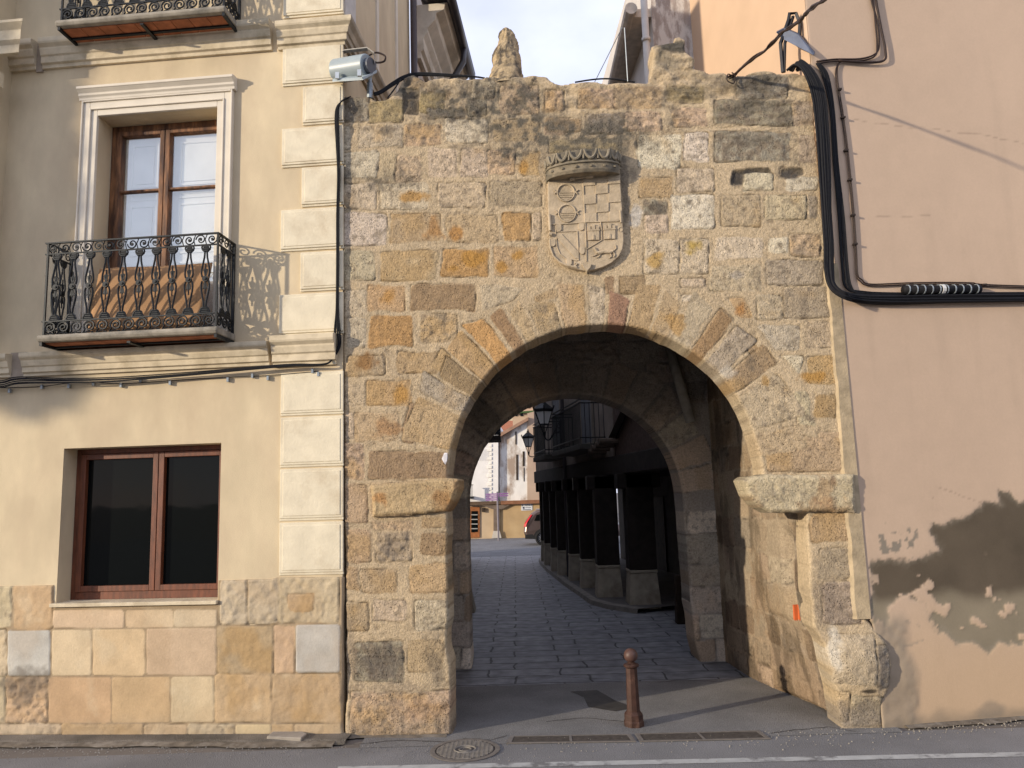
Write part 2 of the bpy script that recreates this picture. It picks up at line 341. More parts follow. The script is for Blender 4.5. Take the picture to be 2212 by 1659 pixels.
# ------------------------------------------------------------------ picture-reading frames (places in the photo -> real planes)
ZF = {'V': (0, 0, 1), 'A': (702.05, 0, .3418), 'B': (702.05, 513, .3418), 'C': (702.05, 1188.1, .3418), 'F': (702.05, 945.1, .1709),
      'G': (1323.1, 513, .26857), 'D': (1350.1, 0, .3907), 'E': (1404.1, 918.1, .4466), 'T': (702.05, 0, .2441), 'P': (0, 1026.1, .3662),
      'K': (1134.1, 313.2, .1758), 'Q': (81, 475.2, .2075), 'R': (0, 0, .3418), 'S': (0, 459, .3418), 'X': (1026.1, 702.05, .29297), 'H': (972.1, 837.1, .25717), 'J': (1134.1, 837.1, .19534), 'I': (1134.1, 1161.1, .19534)}
def z2v(f, x, y): a, b, s = ZF[f]; return a+s*x, b+s*y
GF = Frame((-1.822, 8.308), -3)          # gate front plane
LF = Frame((-1.846, 8.297), -5)           # left building facade
_po = GF.p(5.27, 0, 0)
PF = Frame((_po[0], _po[1]-.02), 7.5)         # pink wall
def g(f, x, y, fr=GF, n=0.0): return fr.uz(*z2v(f, x, y), n)
def parse(txt, fr=GF):
    out = []
    for t in txt.split(';'):
        t = t.split()
        if not t: continue
        f, k, v = t[0], t[1], [float(a) for a in t[2:]]
        q = [(v[0], v[1]), (v[2], v[1]), (v[2], v[3]), (v[0], v[3])] if len(v) == 4 else list(zip(v[::2], v[1::2]))
        out.append(([g(f, a, b, fr) for a, b in q], k))
    return out
STN = '''T d 150 855 380 1060;T y 380 890 680 1080;T k 690 770 820 1010;T t 700 662 880 760;T b 890 780 1100 870;T d 1270 860 1430 1010;T t 1550 740 1880 1000;T p 1920 790 2100 980;
T w 110 1110 220 1310;T h 300 1110 680 1310;T p 700 1100 1020 1290;T w 1065 1045 1440 1260;T t 1490 1060 1890 1240;T p 1940 1060 2200 1180;T w 110 1350 465 1580;T p 630 1380 850 1600;T c 915 1320 1165 1560;T h 1195 1320 1430 1560;T p 1440 1320 1680 1540;T o 1750 1340 1900 1550;T m 480 1350 620 1600;T y 840 800 1050 990;T d 900 960 1240 1040;T h 1300 700 1500 850;
A c 90 1165 320 1320;A c 350 1160 640 1320;A c 710 1155 1010 1310;A g 1040 1145 1370 1300;A w 80 1350 385 1545;A t 415 1350 730 1530;A t 770 1360 1090 1530;A O 1130 1345 1300 1520;A c 1310 1345 1365 1520;
A p 1385 560 1510 690;A p 1600 560 1850 680;A p 1910 540 2080 660;A b 1390 740 1620 830;A d 1655 720 1885 840;A p 1895 740 2130 820;A y 1420 880 1880 960;
B h 80 75 310 270;B t 355 90 710 270;B O 740 75 1035 245;B o 1070 60 1340 245;B c 75 335 255 495;B o 265 305 500 460;B b 545 295 940 455;B c 970 300 1250 320 1180 400 1000 460;B c 140 510 250 690;B O 280 490 550 690;B p 605 490 830 660;
B t 140 745 370 870;B o 460 730 710 860;B c 120 920 250 1060;B o 260 910 540 1060;B c 115 1110 180 1260;B t 190 1110 470 1280;B p 120 1310 240 1530;B b 280 1350 770 1520;
B b 530 1045 635 1060 560 1300 490 1290;B t 740 700 800 750 740 850 670 820;B o 1320 370 1460 335 1470 385 1330 410;B b 1760 250 1815 240 1815 350 1770 350;B b 1870 250 2010 245 2010 345 1880 350;
G t 1130 850 1260 970 1190 1020 1090 900;G c 1450 1240 1560 1240 1620 1500 1500 1500;
G c 250 20 520 290;G c 540 10 770 290;G w 830 0 1210 160;G w 1260 0 1400 130;G p 1430 -30 1670 150;G h 790 220 1200 430;G g 1245 190 1700 380;G c 550 330 750 400;G b 60 310 260 450;G g 1380 400 1790 640;G h 1165 470 1360 660;G o 930 490 1060 490 1110 640 1020 640;G w 565 460 690 510;G h 1150 710 1500 710 1500 900 1300 900;G h 1565 680 1820 880;G w 1350 950 1540 950 1500 1080;G o 1560 960 1840 960 1840 1170 1560 1160;G b 1630 1260 1800 1450;G t 1650 1560 1880 1700;
D p -60 480 200 600;D p 0 620 200 720;D p 270 590 455 700;D d 620 410 900 540;D d 500 550 930 690;D g 930 560 1060 690;D w 70 740 305 930;D w 330 740 460 890;D d 500 730 910 890;D g 960 750 1060 890;D o 85 980 265 1090;D c 290 930 490 1060;D k 600 940 655 1020;D k 650 935 800 955;D w 660 955 815 1050;D k 860 925 980 965;D w 890 980 1060 1050;D d 110 1110 235 1190;D c 110 1190 235 1280;D w 260 1080 490 1260;D h 530 1080 750 1250;D c 780 1080 1000 1210;D g 1010 1090 1060 1210;D y 230 480 440 560;
E t 565 60 930 220;E t 780 425 1000 560;E g 815 600 1010 740;E g 840 760 1020 960;E h 875 1015 1080 1250;E d 1090 1070 1150 1260;E g 970 1310 1110 1460;E t 870 1290 960 1440;E o 800 1180 865 1280;
F p 230 60 490 500;F t 220 600 530 1080;F p 600 1060 1120 1170;F x 640 1200 1100 1560;F o 1240 1020 1545 1140;F b 1220 1210 1545 1490;F t 240 1180 570 1560;
C t 110 110 205 250;C t 225 120 460 265;C o 540 90 770 260;C t 120 335 270 510;C c 305 315 510 445;C c 570 310 780 500;C d 190 580 490 830;C t 525 570 740 770;C p 160 900 790 1160;'''
gate_stones = parse(STN.replace('\n', ''))
# ================================================================== the gateway
gate = empty('stone_gateway', GF.p(2.6, 0, 0), 'old rubble and ashlar stone gateway with a round arch and carved shield', 'gateway')
top = [('T', 145, 860), ('T', 190, 850), ('T', 370, 845), ('T', 450, 885), ('T', 560, 872), ('T', 640, 800), ('T', 668, 720), ('T', 705, 672), ('T', 780, 655), ('T', 850, 680), ('T', 890, 712), ('T', 980, 682),
       ('T', 1090, 690), ('T', 1200, 690), ('T', 1380, 682), ('T', 1450, 672), ('T', 1745, 672), ('T', 1850, 660), ('T', 1960, 665), ('T', 2030, 745), ('T', 2090, 745), ('T', 2140, 730), ('T', 2200, 720),
       ('A', 1470, 538), ('A', 1540, 517), ('A', 1700, 510), ('A', 1800, 522), ('A', 1900, 517), ('A', 2040, 512), ('D', 130, 440), ('D', 150, 380), ('D', 160, 300), ('D', 150, 250), ('D', 280, 225), ('D', 278, 196), ('D', 305, 188), ('D', 335, 208),
       ('D', 335, 270), ('D', 358, 300), ('D', 384, 330), ('D', 375, 370), ('D', 470, 402), ('D', 540, 392), ('D', 575, 412), ('D', 660, 415), ('D', 700, 398), ('D', 780, 390), ('D', 850, 402), ('D', 960, 393), ('D', 1010, 410), ('D', 1040, 450), ('D', 1060, 520)]
poly = [g(*t) for t in top]
ur = 5.27
poly += [(ur, 6.4), (ur, 5), (ur, 3), (ur, 1.15)]
poly += [g('E', 1150, 1068), g('E', 1162, 1160), g('E', 1158, 1250), g('E', 1125, 1330), g('E', 1122, 1480)]
poly += [g('E', 985, 1470), g('E', 930, 1440), g('E', 905, 1330), g('E', 870, 1180), g('E', 845, 1060), g('E', 800, 980), g('E', 775, 830), g('E', 768, 600), g('E', 762, 425)]
poly += [g('E', 640, 420), g('E', 600, 300), g('E', 548, 262)]
AC = GF.uz(1308, 1049); AR = None
al_ = GF.uz(967, 1040)[0]; ar_ = GF.uz(1648, 1040)[0]; AU = (al_+ar_)/2; AR = (ar_-al_)/2; AZ = GF.uz(1308, 699)[1]-AR
for i in range(0, 61):
    a = radians(-1 + 182*i/60); poly.append((AU+AR*cos(a), AZ+AR*sin(a)))
poly += [g('V', 966, 1060), g('V', 966, 1160), g('V', 967, 1250), g('V', 968, 1340), g('V', 962, 1400), g('V', 972, 1440), g('V', 975, 1592)]
poly[-1] = (poly[-1][0], -.05)
poly += [(.02, -.05), (.0, 2), (-.02, 4), (-.03, 6), g('T', 145, 1000)]
i0 = [i for i, p in enumerate(poly) if p == g('E', 1122, 1480)][0]; poly[i0] = (poly[i0][0], -.05); poly[i0+1] = (poly[i0+1][0], -.05); poly[i0+2] = (poly[i0+2][0], -.03)
for (a_, w_, e_, k_) in ((161, 7.3, .62, 't'), (150.3, 3.0, .64, 'g'), (143.2, 3.4, .52, 'b'), (135.4, 3.6, .62, 'o'), (127.6, 3.4, .64, 'O'), (120.8, 2.3, .56, 'B'), (115, 2.2, .5, 't'), (107.2, 4.6, .42, 'g'), (97.2, 4.3, .56, 't'), (89.4, 2.6, .5, 'c'), (82.2, 3.5, .38, 'R'), (74, 3.7, .58, 'o'), (66, 3.3, .52, 't'), (57.9, 3.9, .64, 'm'), (50.4, 2.8, .64, 'B'), (42.9, 3.9, .62, 'g'), (34.4, 3.6, .66, 'b'), (22.3, 7.2, .62, 'c'), (9.8, 4.0, .56, 't')):
    a0, a1 = radians(a_-w_*.90), radians(a_+w_*.90); r0_, r1_ = AR-.015, AR+e_*.86; j_ = random.Random(int(a_)).uniform(-.05, .05)
    gate_stones.append(([(AU+r0_*cos(a0), AZ+r0_*sin(a0)), (AU+(r1_+j_)*cos(a0), AZ+(r1_+j_)*sin(a0)), (AU+(r1_-j_)*cos(a1), AZ+(r1_-j_)*sin(a1)), (AU+r0_*cos(a1), AZ+r0_*sin(a1))], k_))
def G2(f, x, y): return g(f, x, y)
def patch(f, x, y, rx, ry, c, s=.8):
    u, z = g(f, x, y); k = ZF[f][2]*.0050; return (u, z, rx*k, ry*k, c, s)
OR = (.46, .245, .06); DK = (.13, .11, .085); WH = (.62, .57, .48)
gp = [patch('A', 540, 1250, 110, 50, OR), patch('A', 690, 1450, 80, 90, (.42, .23, .09)), patch('A', 820, 1470, 60, 60, (.45, .22, .06)), patch('A', 1260, 1060, 50, 60, OR), patch('B', 950, 130, 110, 70, OR, .8), patch('B', 800, 200, 60, 40, OR),
      patch('B', 1240, 110, 60, 50, OR), patch('B', 1110, 190, 60, 60, OR), patch('B', 400, 370, 90, 70, (.46, .25, .08)), patch('B', 240, 800, 100, 60, (.30, .16, .06), .9), patch('B', 480, 970, 60, 80, OR, .8), patch('B', 720, 410, 60, 50, DK, .6), patch('B', 400, 1210, 90, 80, (.40, .22, .10), .7),
      patch('G', 350, 190, 90, 90, (.50, .31, .09), .8), patch('G', 640, 70, 80, 80, (.50, .34, .07), .8), patch('G', 1600, 1120, 110, 60, OR, .8), patch('G', 1040, 560, 60, 90, (.42, .19, .05), .7), patch('G', 1000, 290, 80, 40, (.36, .32, .28), .6), patch('G', 1110, 990, 50, 90, DK, .6), patch('G', 520, 700, 80, 90, (.46, .27, .09), .7),
      patch('G', 1230, 1160, 40, 50, (.42, .24, .07), .7), patch('G', 920, 1100, 70, 70, WH, .5), patch('D', 620, 980, 45, 70, (.08, .07, .06), .95), patch('D', 690, 950, 90, 18, (.08, .07, .06), .9), patch('D', 890, 960, 70, 40, (.09, .08, .07), .9), patch('D', 60, 1190, 35, 70, (.6, .56, .5), .8), patch('D', 170, 1150, 60, 40, DK, .8),
      patch('D', 750, 460, 220, 70, DK, .75), patch('D', 700, 600, 200, 60, DK, .6), patch('D', 700, 780, 180, 50, DK, .55), patch('D', 250, 250, 150, 75, (.085, .078, .065), .95), patch('D', 250, 330, 130, 60, (.2, .18, .14), .6), patch('D', 520, 440, 90, 50, DK, .5), patch('D', 880, 660, 60, 60, DK, .5), patch('D', 160, 830, 50, 60, DK, .35),
      patch('T', 760, 900, 60, 130, (.07, .065, .06), .95), patch('T', 260, 950, 130, 100, DK, .6), patch('T', 1330, 930, 90, 100, DK, .7), patch('T', 1080, 1000, 260, 60, DK, .65), patch('T', 1400, 760, 160, 70, DK, .45), patch('T', 1800, 800, 120, 90, DK, .4), patch('T', 540, 1150, 120, 50, DK, .6), patch('T', 1260, 1290, 200, 40, DK, .5), patch('T', 1000, 820, 100, 60, DK, .5),
      patch('A', 1700, 620, 400, 90, DK, .28), patch('A', 1780, 790, 150, 60, DK, .5), patch('A', 1470, 790, 120, 60, DK, .4), patch('A', 1900, 950, 70, 260, DK, .5), patch('A', 1640, 985, 270, 60, DK, .8), patch('A', 1660, 900, 260, 40, (.3, .25, .18), .5), patch('A', 1895, 1180, 35, 260, DK, .65), patch('A', 1850, 1120, 60, 60, DK, .4),
      patch('C', 340, 720, 150, 130, (.16, .135, .11), .75), patch('C', 700, 740, 70, 100, (.22, .18, .13), .5), patch('C', 400, 870, 300, 45, (.28, .22, .16), .55), patch('C', 150, 600, 50, 200, (.25, .2, .15), .5), patch('F', 820, 1400, 200, 130, (.22, .18, .14), .5),
      patch('E', 880, 850, 110, 160, (.24, .19, .145), .55), patch('E', 1040, 1400, 120, 90, (.21, .18, .15), .6), patch('E', 1060, 1280, 90, 12, (.05, .04, .03), .9), patch('E', 1120, 1150, 40, 120, (.2, .17, .14), .7), patch('E', 880, 1090, 45, 90, WH, .7), patch('C', 620, 1000, 200, 90, (.40, .25, .15), .4)]
def gpost(U, Z, h, col, al):
    # boulder at the foot of the right pier swells out; eroded foot of the left pier; shallow hollow behind the shield; rough parapet
    bu, bz = g('E', 1010, 1170); h = h + .10*sst(0, 1, 1.15-np.sqrt(((U-bu)/.42)**2+((Z-bz)/.42)**2)) 
    h = h - .035*sst(.9, .55, Z)*sst(.25, .9, Z)*sst(1.2, .4, U) + .03*sst(.36, .30, Z)*sst(1.2, .9, U)
    h = h - .05*sst(.78, 1.12, U)*sst(1.2, 1.0, Z)*sst(.3, .45, Z)*(U < 1.3)
    t = sst(6.35, 6.75, Z); h = h + t*.035*fbm(U*7, Z*9, 7, 5) - t*.02
    # rough wavy courses of mortar beside the parapet on the right
    r = sst(3.3, 3.9, U)*sst(6.0, 6.3, Z); h = h + r*.02*fbm(U*3, Z*22, 12, 3)
    st = sst(.1, .6, fbm(U*1.6, Z*2.2, 33, 5)+.42*sst(5.3, 6.8, Z)-.12)*.95*sst(4.9, 6.2, Z)*(.35+.65*sst(-.25, .30, fbm(U*17, Z*17, 34, 4)))
    col = col*(1-st[..., None]) + np.array((.13, .115, .09))*st[..., None]
    sp = sst(.30, .5, fbm(U*24, Z*24, 35, 3))*sst(4.2, 6.6, Z)*.4; col = col*(1-sp[..., None]) + np.array((.13, .11, .09))*sp[..., None]
    sp = sst(.16, .42, fbm(U*30, Z*30, 45, 3))*.42*sst(-.2, .3, fbm(U*3, Z*3, 46, 3)); col = col*(1-sp[..., None]) + np.array((.17, .125, .085))*sp[..., None]; h = h-sp*.011
    w = sst(.1, .5, fbm(U*.9, Z*.9, 37, 3))*.14; col = col*(1-w[..., None]) + np.array((.36, .26, .17))*w[..., None]
    # the wall colour turns a little greyer towards the foot
    f = sst(.28, .0, Z+.12*fbm(U*4, Z*4, 39, 3))*.45; col = col*(1-f[..., None]) + np.array((.27, .23, .185))*f[..., None]
    return h, col, al
relief('front_wall', GF, poly, gate_stones, .0125, STONE, gate, back=.38, patches=gp, post=gpost, edge=.02, rough=.007, warp=.026, jit=.016)
# imposts
def impost(pts, label, pal, seed):
    q = [g(*p) for p in pts]
    def post(U, Z, h, col, al):
        h = h + .015*fbm(U*9, Z*9, seed, 4)
        o = sst(.05, .5, fbm(U*5, Z*5, seed+1, 4))*(.55 if seed < 300 else .38); col = col*(1-o[..., None]) + np.array((.47, .20, .05))*o[..., None]*(.6+.4*sst(0, .3, fbm(U*9, Z*9, seed+3, 3))[..., None])
        return h, col, al
    c = np.mean(q, 0); qq = [tuple(c+(np.array(p)-c)*1.04) for p in q]
    relief('impost', GF, q, [(qq, pal)], .0115, STONE, gate, back=.46, post=post, edge=.035, n0=.075, mortar=PAL[pal][0], jit=.02, rough=.008)
impost([('F', 590, 600), ('F', 900, 560), ('F', 1560, 520), ('F', 1700, 525), ('F', 1695, 640), ('F', 1640, 800), ('F', 1560, 930), ('F', 1300, 960), ('F', 1000, 975), ('F', 620, 1000)], '', 't', 201)
impost([('E', 445, 268), ('E', 470, 252), ('E', 560, 240), ('E', 980, 240), ('E', 985, 420), ('E', 760, 418), ('E', 575, 428), ('E', 520, 400), ('E', 470, 340)], '', 'h', 301)
# pinnacle of rough stone on the parapet
def rough_lump(name, prof, centre, mat_, parent, seed, amp=.035, seg=44, cols=((.50, .36, .2), (.30, .24, .17)), sy=.8):
    rows = 60; zs = np.linspace(prof[0][1], prof[-1][1], rows); zz = [p[1] for p in prof]; rr = [p[0] for p in prof]; cc = [p[2] for p in prof]
    vs = []; cl_ = []
    for z in zs:
        r = np.interp(z, zz, rr); cx = np.interp(z, zz, cc)
        for j in range(seg):
            a = 2*pi*j/seg; nn = float(fbm(np.array([a*1.9*(1 if j < seg/2 else 1)+0.0*z]), np.array([z*6]), seed, 5)[0])*sin(a/2)**.3 + .6*float(fbm(np.array([cos(a)*2+5]), np.array([z*11+sin(a)*2]), seed+3, 4)[0])
            q = r*(1) + amp*nn
            vs.append((centre[0]+cx+q*cos(a), centre[1]+q*sy*sin(a), z))
            m_ = float(sst(-.1, .35, fbm(np.array([cos(a)*5]), np.array([z*16+sin(a)*3]), seed+9, 4))[0]); cl_.append(tuple(cols[0][k]*(1-m_)+cols[1][k]*m_ for k in range(3))+(1.0,))
    top_ = len(vs); vs.append((centre[0]+prof[-1][2], centre[1], zs[-1]+prof[-1][0]*.35)); cl_.append(cl_[-1])
    fs = [(i*seg+j, i*seg+(j+1) % seg, (i+1)*seg+(j+1) % seg, (i+1)*seg+j) for i in range(rows-1) for j in range(seg)] + [((rows-1)*seg+j, (rows-1)*seg+(j+1) % seg, top_) for j in range(seg)]
    mb = MB(); mb.add(vs, fs); o = mb.build(name, mat_, parent, smooth=True)
    ca = o.data.color_attributes.new('Col', 'FLOAT_COLOR', 'POINT'); ca.data.foreach_set('color', np.array(cl_, np.float32).ravel()); return o
pu0, pz0 = g('T', 1600, 690, n=-.2); pu1, pz1 = g('T', 1605, 262, n=-.2); pc = GF.p(0, -.2, 0)
def px_(x, y): u, z = g('T', x, y, n=-.2); return GF.p(u, -.2, 0)[0], z
pr = []
for y, x0, x1 in ((790, 1415, 1775), (715, 1440, 1752), (650, 1465, 1742), (600, 1478, 1738), (520, 1478, 1728), (460, 1495, 1715), (380, 1520, 1697), (310, 1537, 1685), (275, 1548, 1662), (262, 1562, 1648)):
    a, z = px_(x0, y); b, z2 = px_(x1, y); pr.append(((b-a)/2, (z+z2)/2, (a+b)/2))
rough_lump('pinnacle', pr, (0, GF.p(pu0, -.2, 0)[1]), STONE, gate, 5, amp=.055, cols=((.50, .38, .23), (.15, .125, .095)))
# rear arch wall of the passage
RF = Frame(ground(1010, 1447), 0); RF.o[1] = 11.2
def rp_(x, y): return RF.uz(x, y)
rl = rp_(1012, 1200)[0]; rr_ = rp_(1482, 1200)[0]; RA = (rr_-rl)/2; RU = (rl+rr_)/2; RZ = rp_(1243, 851)[1]-RA*1.0
rpoly = [(-1.6, -.05), (rl, -.05), (rl, RZ)] + [(RU-RA*cos(radians(3*i)), RZ+RA*sin(radians(3*i))) for i in range(1, 60)] + [(rr_, RZ), (rr_+.02, 1.0), rp_(1502, 1390)[:2], (rp_(1515, 1425)[0], -.05), (4.6, -.05), (4.6, 5.6), (-1.6, 5.6)]
rst = []; rnd = random.Random(3)
z = .0
while z < 5.5:
    hh = rnd.uniform(.28, .42); u = -1.6+rnd.uniform(-.2, 0)
    while u < 4.6:
        w = rnd.uniform(.35, .7); q = [(u, z), (u+w-.03, z), (u+w-.03, z+hh-.03), (u, z+hh-.03)]
        cu, cz = u+w/2, z+hh/2
        if not (cz > RZ and (cu-RU)**2+(cz-RZ)**2 < (RA+.62)**2): rst.append((q, rnd.choice('tbgwghph')))
        u += w
    z += hh
for i in range(15):
    a0, a1 = radians(3+i*11.7), radians(3+(i+1)*11.7-1.3); ro = RA+rnd.uniform(.5, .66)
    rst.append(([(RU+RA*cos(a0), RZ+RA*sin(a0)), (RU+ro*cos(a0), RZ+ro*sin(a0)), (RU+ro*cos(a1), RZ+ro*sin(a1)), (RU+RA*cos(a1), RZ+RA*sin(a1))], rnd.choice('htgpt')))
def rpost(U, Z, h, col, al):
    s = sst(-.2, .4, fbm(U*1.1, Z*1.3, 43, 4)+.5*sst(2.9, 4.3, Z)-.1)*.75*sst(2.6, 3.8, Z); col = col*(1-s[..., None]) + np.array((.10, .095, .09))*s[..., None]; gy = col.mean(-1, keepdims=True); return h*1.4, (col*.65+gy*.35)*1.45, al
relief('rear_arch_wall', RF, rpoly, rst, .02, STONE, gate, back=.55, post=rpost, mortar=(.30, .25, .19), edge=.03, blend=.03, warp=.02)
# passage side walls
r0 = ground(1848, 1571); r0[2] = 0
E_ = GF.p(g('E', 768, 600)[0]+.03, -.36, 0); rfar = np.array([2.86, 11.22, 0])
SFd = np.array(E_)-rfar; SFyaw = math.degrees(atan2(SFd[1], SFd[0]))   # wall runs from far (left in view) to near (right)
SF = Frame(rfar, SFyaw); SL = float(np.hypot(SFd[0], SFd[1]))
rst2 = []; z = 0.0
while z < 5.2:
    hh = rnd.uniform(.26, .42); u = -.3
    while u < SL+.3:
        w = rnd.uniform(.3, .65); rst2.append(([(u, z), (u+w-.04, z), (u+w-.04, z+hh-.04), (u, z+hh-.04)], rnd.choice('tmbtmgcm'))); u += w
    z += hh
_jp = sorted([(g('E', x, y)[1], g('E', x, y)[0]) for x, y in ((985, 1470), (930, 1440), (905, 1330), (870, 1180), (845, 1060), (800, 980), (775, 830), (768, 600))]); _jz = [a for a, b in _jp]; _ju = [b-g('E', 768, 600)[0] for a, b in _jp]
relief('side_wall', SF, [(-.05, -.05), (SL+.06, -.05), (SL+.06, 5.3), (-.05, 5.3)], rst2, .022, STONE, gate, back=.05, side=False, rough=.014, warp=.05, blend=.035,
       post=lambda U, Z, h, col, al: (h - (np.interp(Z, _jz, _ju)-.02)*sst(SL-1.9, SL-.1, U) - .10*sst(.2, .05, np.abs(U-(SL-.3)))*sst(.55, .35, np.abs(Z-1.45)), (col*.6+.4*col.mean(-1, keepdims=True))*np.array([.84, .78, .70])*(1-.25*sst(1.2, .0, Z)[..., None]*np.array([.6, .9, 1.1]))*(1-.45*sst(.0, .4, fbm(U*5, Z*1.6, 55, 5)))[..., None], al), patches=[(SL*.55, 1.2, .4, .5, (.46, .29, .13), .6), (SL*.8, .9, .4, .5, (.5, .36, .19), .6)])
LW = Frame((-.98, 8.4), 90)     # left passage wall, faces right
LW = Frame((-.98, 8.45), 90)
rst3 = [([(u0, z0), (u0+.5, z0), (u0+.5, z0+.32), (u0, z0+.32)], rnd.choice('tbgt')) for z0 in np.arange(0, 5, .36) for u0 in np.arange(-.2, 2.9, .54)]
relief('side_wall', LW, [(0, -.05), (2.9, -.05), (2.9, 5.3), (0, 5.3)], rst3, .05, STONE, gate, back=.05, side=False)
mb = MB(); mb.box(-1.4, 4.2, 8.5, 11.3, 5.12, 5.3); mb.build('ceiling', DARKW, gate)
for i in range(5):
    mb = MB(); mb.box(-1.3, 4.0, 8.75+i*.55, 8.93+i*.55, 4.95, 5.12); mb.build('ceiling_beam', DARKW, gate, bevel=.01)
# two orange bricks showing in the jamb
for xx in ((703, 709), (726, 733)):
    b = [(xx[0], 868), (xx[1], 875), (xx[1]+4, 945), (xx[0]+4, 938)]
    pts = []
    for p in b:
        v = z2v('E', *p); u_, z_ = SF.uz(*v); pts.append((u_, z_))
    mb = MB(); mb.prism(SF, pts, -.06, .03); mb.build('brick', mk('orange_brick', (.60, .13, .04), .85, .1, 12), gate)
# leaning pipe in the passage
p0 = RF.P(1447, 752, .12); p1 = RF.P(1492, 912, .12)
mb = MB(); mb.tube([p0, p1], .075, 12); mb.build('drain_pipe', mk('grey_cement_pipe', (.26, .25, .22), .9, .2, 10), None, smooth=True, label='grey cement pipe slanting across the rear arch wall inside the passage', cat='pipe')
# ------------------------------------------------------------------ carved shield
def k(x, y, n=0.0): return g('K', x, y, n=n)
shield = [(275, 455), (500, 425), (700, 405), (900, 390), (1160, 382), (1180, 600), (1195, 850), (1205, 1050), (1212, 1200), (1195, 1310), (1150, 1390), (1060, 1470), (960, 1520), (860, 1550), (750, 1570), (640, 1550), (530, 1525), (440, 1480), (370, 1410), (325, 1310), (300, 1180), (290, 1000), (278, 750)]
SHM = mk('carved_sandstone', (.49, .39, .265), .9, .18, 11, .8, 45, col2=(.33, .265, .18), c2pos=(.45, .7))
SHD = mk('lichened_sandstone', (.27, .22, .15), .95, .25, 14, .5, 50, col2=(.10, .09, .07), c2pos=(.42, .62))
mb = MB(); mb.prism(GF, [k(*p) for p in shield], -.02, .055, .012)
sh = mb.build('coat_of_arms', SHM, gate, bevel=.006)
NB = .052
def kp(pts, n1=.075): 
    mb = MB(); mb.prism(GF, [k(*p) for p in pts], NB-.01, n1); return mb
def sub(mb, name): return mb.build(name, SHM, sh, bevel=.003)
x0s = [(715, 860), (860, 1012), (1012, 1165)]
ys = [410, 520, 630, 745, 855, 968]
mb = MB()
for r in range(5):
    for c_ in range(3):
        if (r+c_) % 2 == (0 if r < 1 else 0) or (r == 0 and c_ == 2):
            xa, xb = x0s[c_]; sh_ = r*4; q = [(xa+sh_, ys[r]+(860-xa)*.07), (xb+sh_, ys[r]+(860-xb)*.07), (xb+sh_, ys[r+1]+(860-xb)*.07), (xa+sh_, ys[r+1]+(860-xa)*.07)]
            mb.prism(GF, [k(*p) for p in q], NB-.01, .066)
sub(mb, 'chequer')
def ring(cx, cy, r, th=.008, a0=0, a1=360, n=.062):
    return [GF.p(*(lambda uz: (uz[0], n, uz[1]))(k(cx+r*cos(radians(a)), cy+r*sin(radians(a))))) for a in np.linspace(a0, a1, 25)]
for cy, cx in ((612, 502), (862, 517)):
    mb = MB(); mb.tube(ring(cx, cy, 104), .010, 6, False)
    mb.prism(GF, [k(cx+92*cos(radians(a)), cy+92*sin(radians(a))) for a in range(0, 181, 15)], NB-.01, .064)
    for s in (-1, 1):
        mb.tube([GF.p(*(lambda uz: (uz[0], .064, uz[1]))(k(*p))) for p in ((cx+s*95, cy-25), (cx+s*140, cy+15))], .009, 5)
        mb.tube([GF.p(*(lambda uz: (uz[0], .064, uz[1]))(k(*p))) for p in ((cx+s*150, cy-35), (cx+s*100, cy+5))], .008, 5)
    for i in range(3):
        mb.tube([GF.p(*(lambda uz: (uz[0], .068, uz[1]))(k(cx-85+i*5, cy+5+i*26))), GF.p(*(lambda uz: (uz[0], .068, uz[1]))(k(cx+85-i*5, cy+3+i*26)))], .005, 4)
    sub(mb, 'cauldron')
def kl(pts, n=.06): return [GF.p(*(lambda uz: (uz[0], n, uz[1]))(k(*p))) for p in pts]
mb = MB(); mb.tube(kl([(330, 1000), (600, 985), (730, 972), (1150, 958)]), .009, 5); mb.tube(kl([(712, 450), (722, 700), (735, 980), (748, 1200), (752, 1450)]), .008, 5)
mb.tube(kl([(925, 960), (935, 1050), (942, 1190), (860, 1240), (760, 1300)]), .007, 5)
mb.tube(kl([(305, 1180), (315, 1290), (350, 1385), (430, 1460), (520, 1500), (640, 1525)], .062), .012, 6)
mb.tube(kl([(385, 1180), (395, 1280), (430, 1360), (500, 1415), (640, 1440)], .06), .007, 5)
mb.tube(kl([(640, 1080), (650, 1250), (655, 1440)], .06), .007, 5); mb.tube(kl([(380, 1090), (640, 1080)], .06), .006, 5); mb.tube(kl([(375, 1010), (378, 1090), (388, 1180)], .06), .007, 5)
sub(mb, 'dividing_line')
sub(kp([(395, 1110), (450, 1115), (650, 1330), (650, 1420), (610, 1410), (390, 1160)], .066), 'bend')
mb = MB()
for (x, y) in ((343, 1225), (700, 1320), (540, 1465), (415, 1045), (690, 1030)):
    mb = MB(); mb.prism(GF, [k(x+dx, y+dy) for dx, dy in ((-32, -42), (32, -45), (34, 20), (15, 44), (-10, 46), (-32, 25))], NB-.01, .070); sub(mb, 'small_shield')
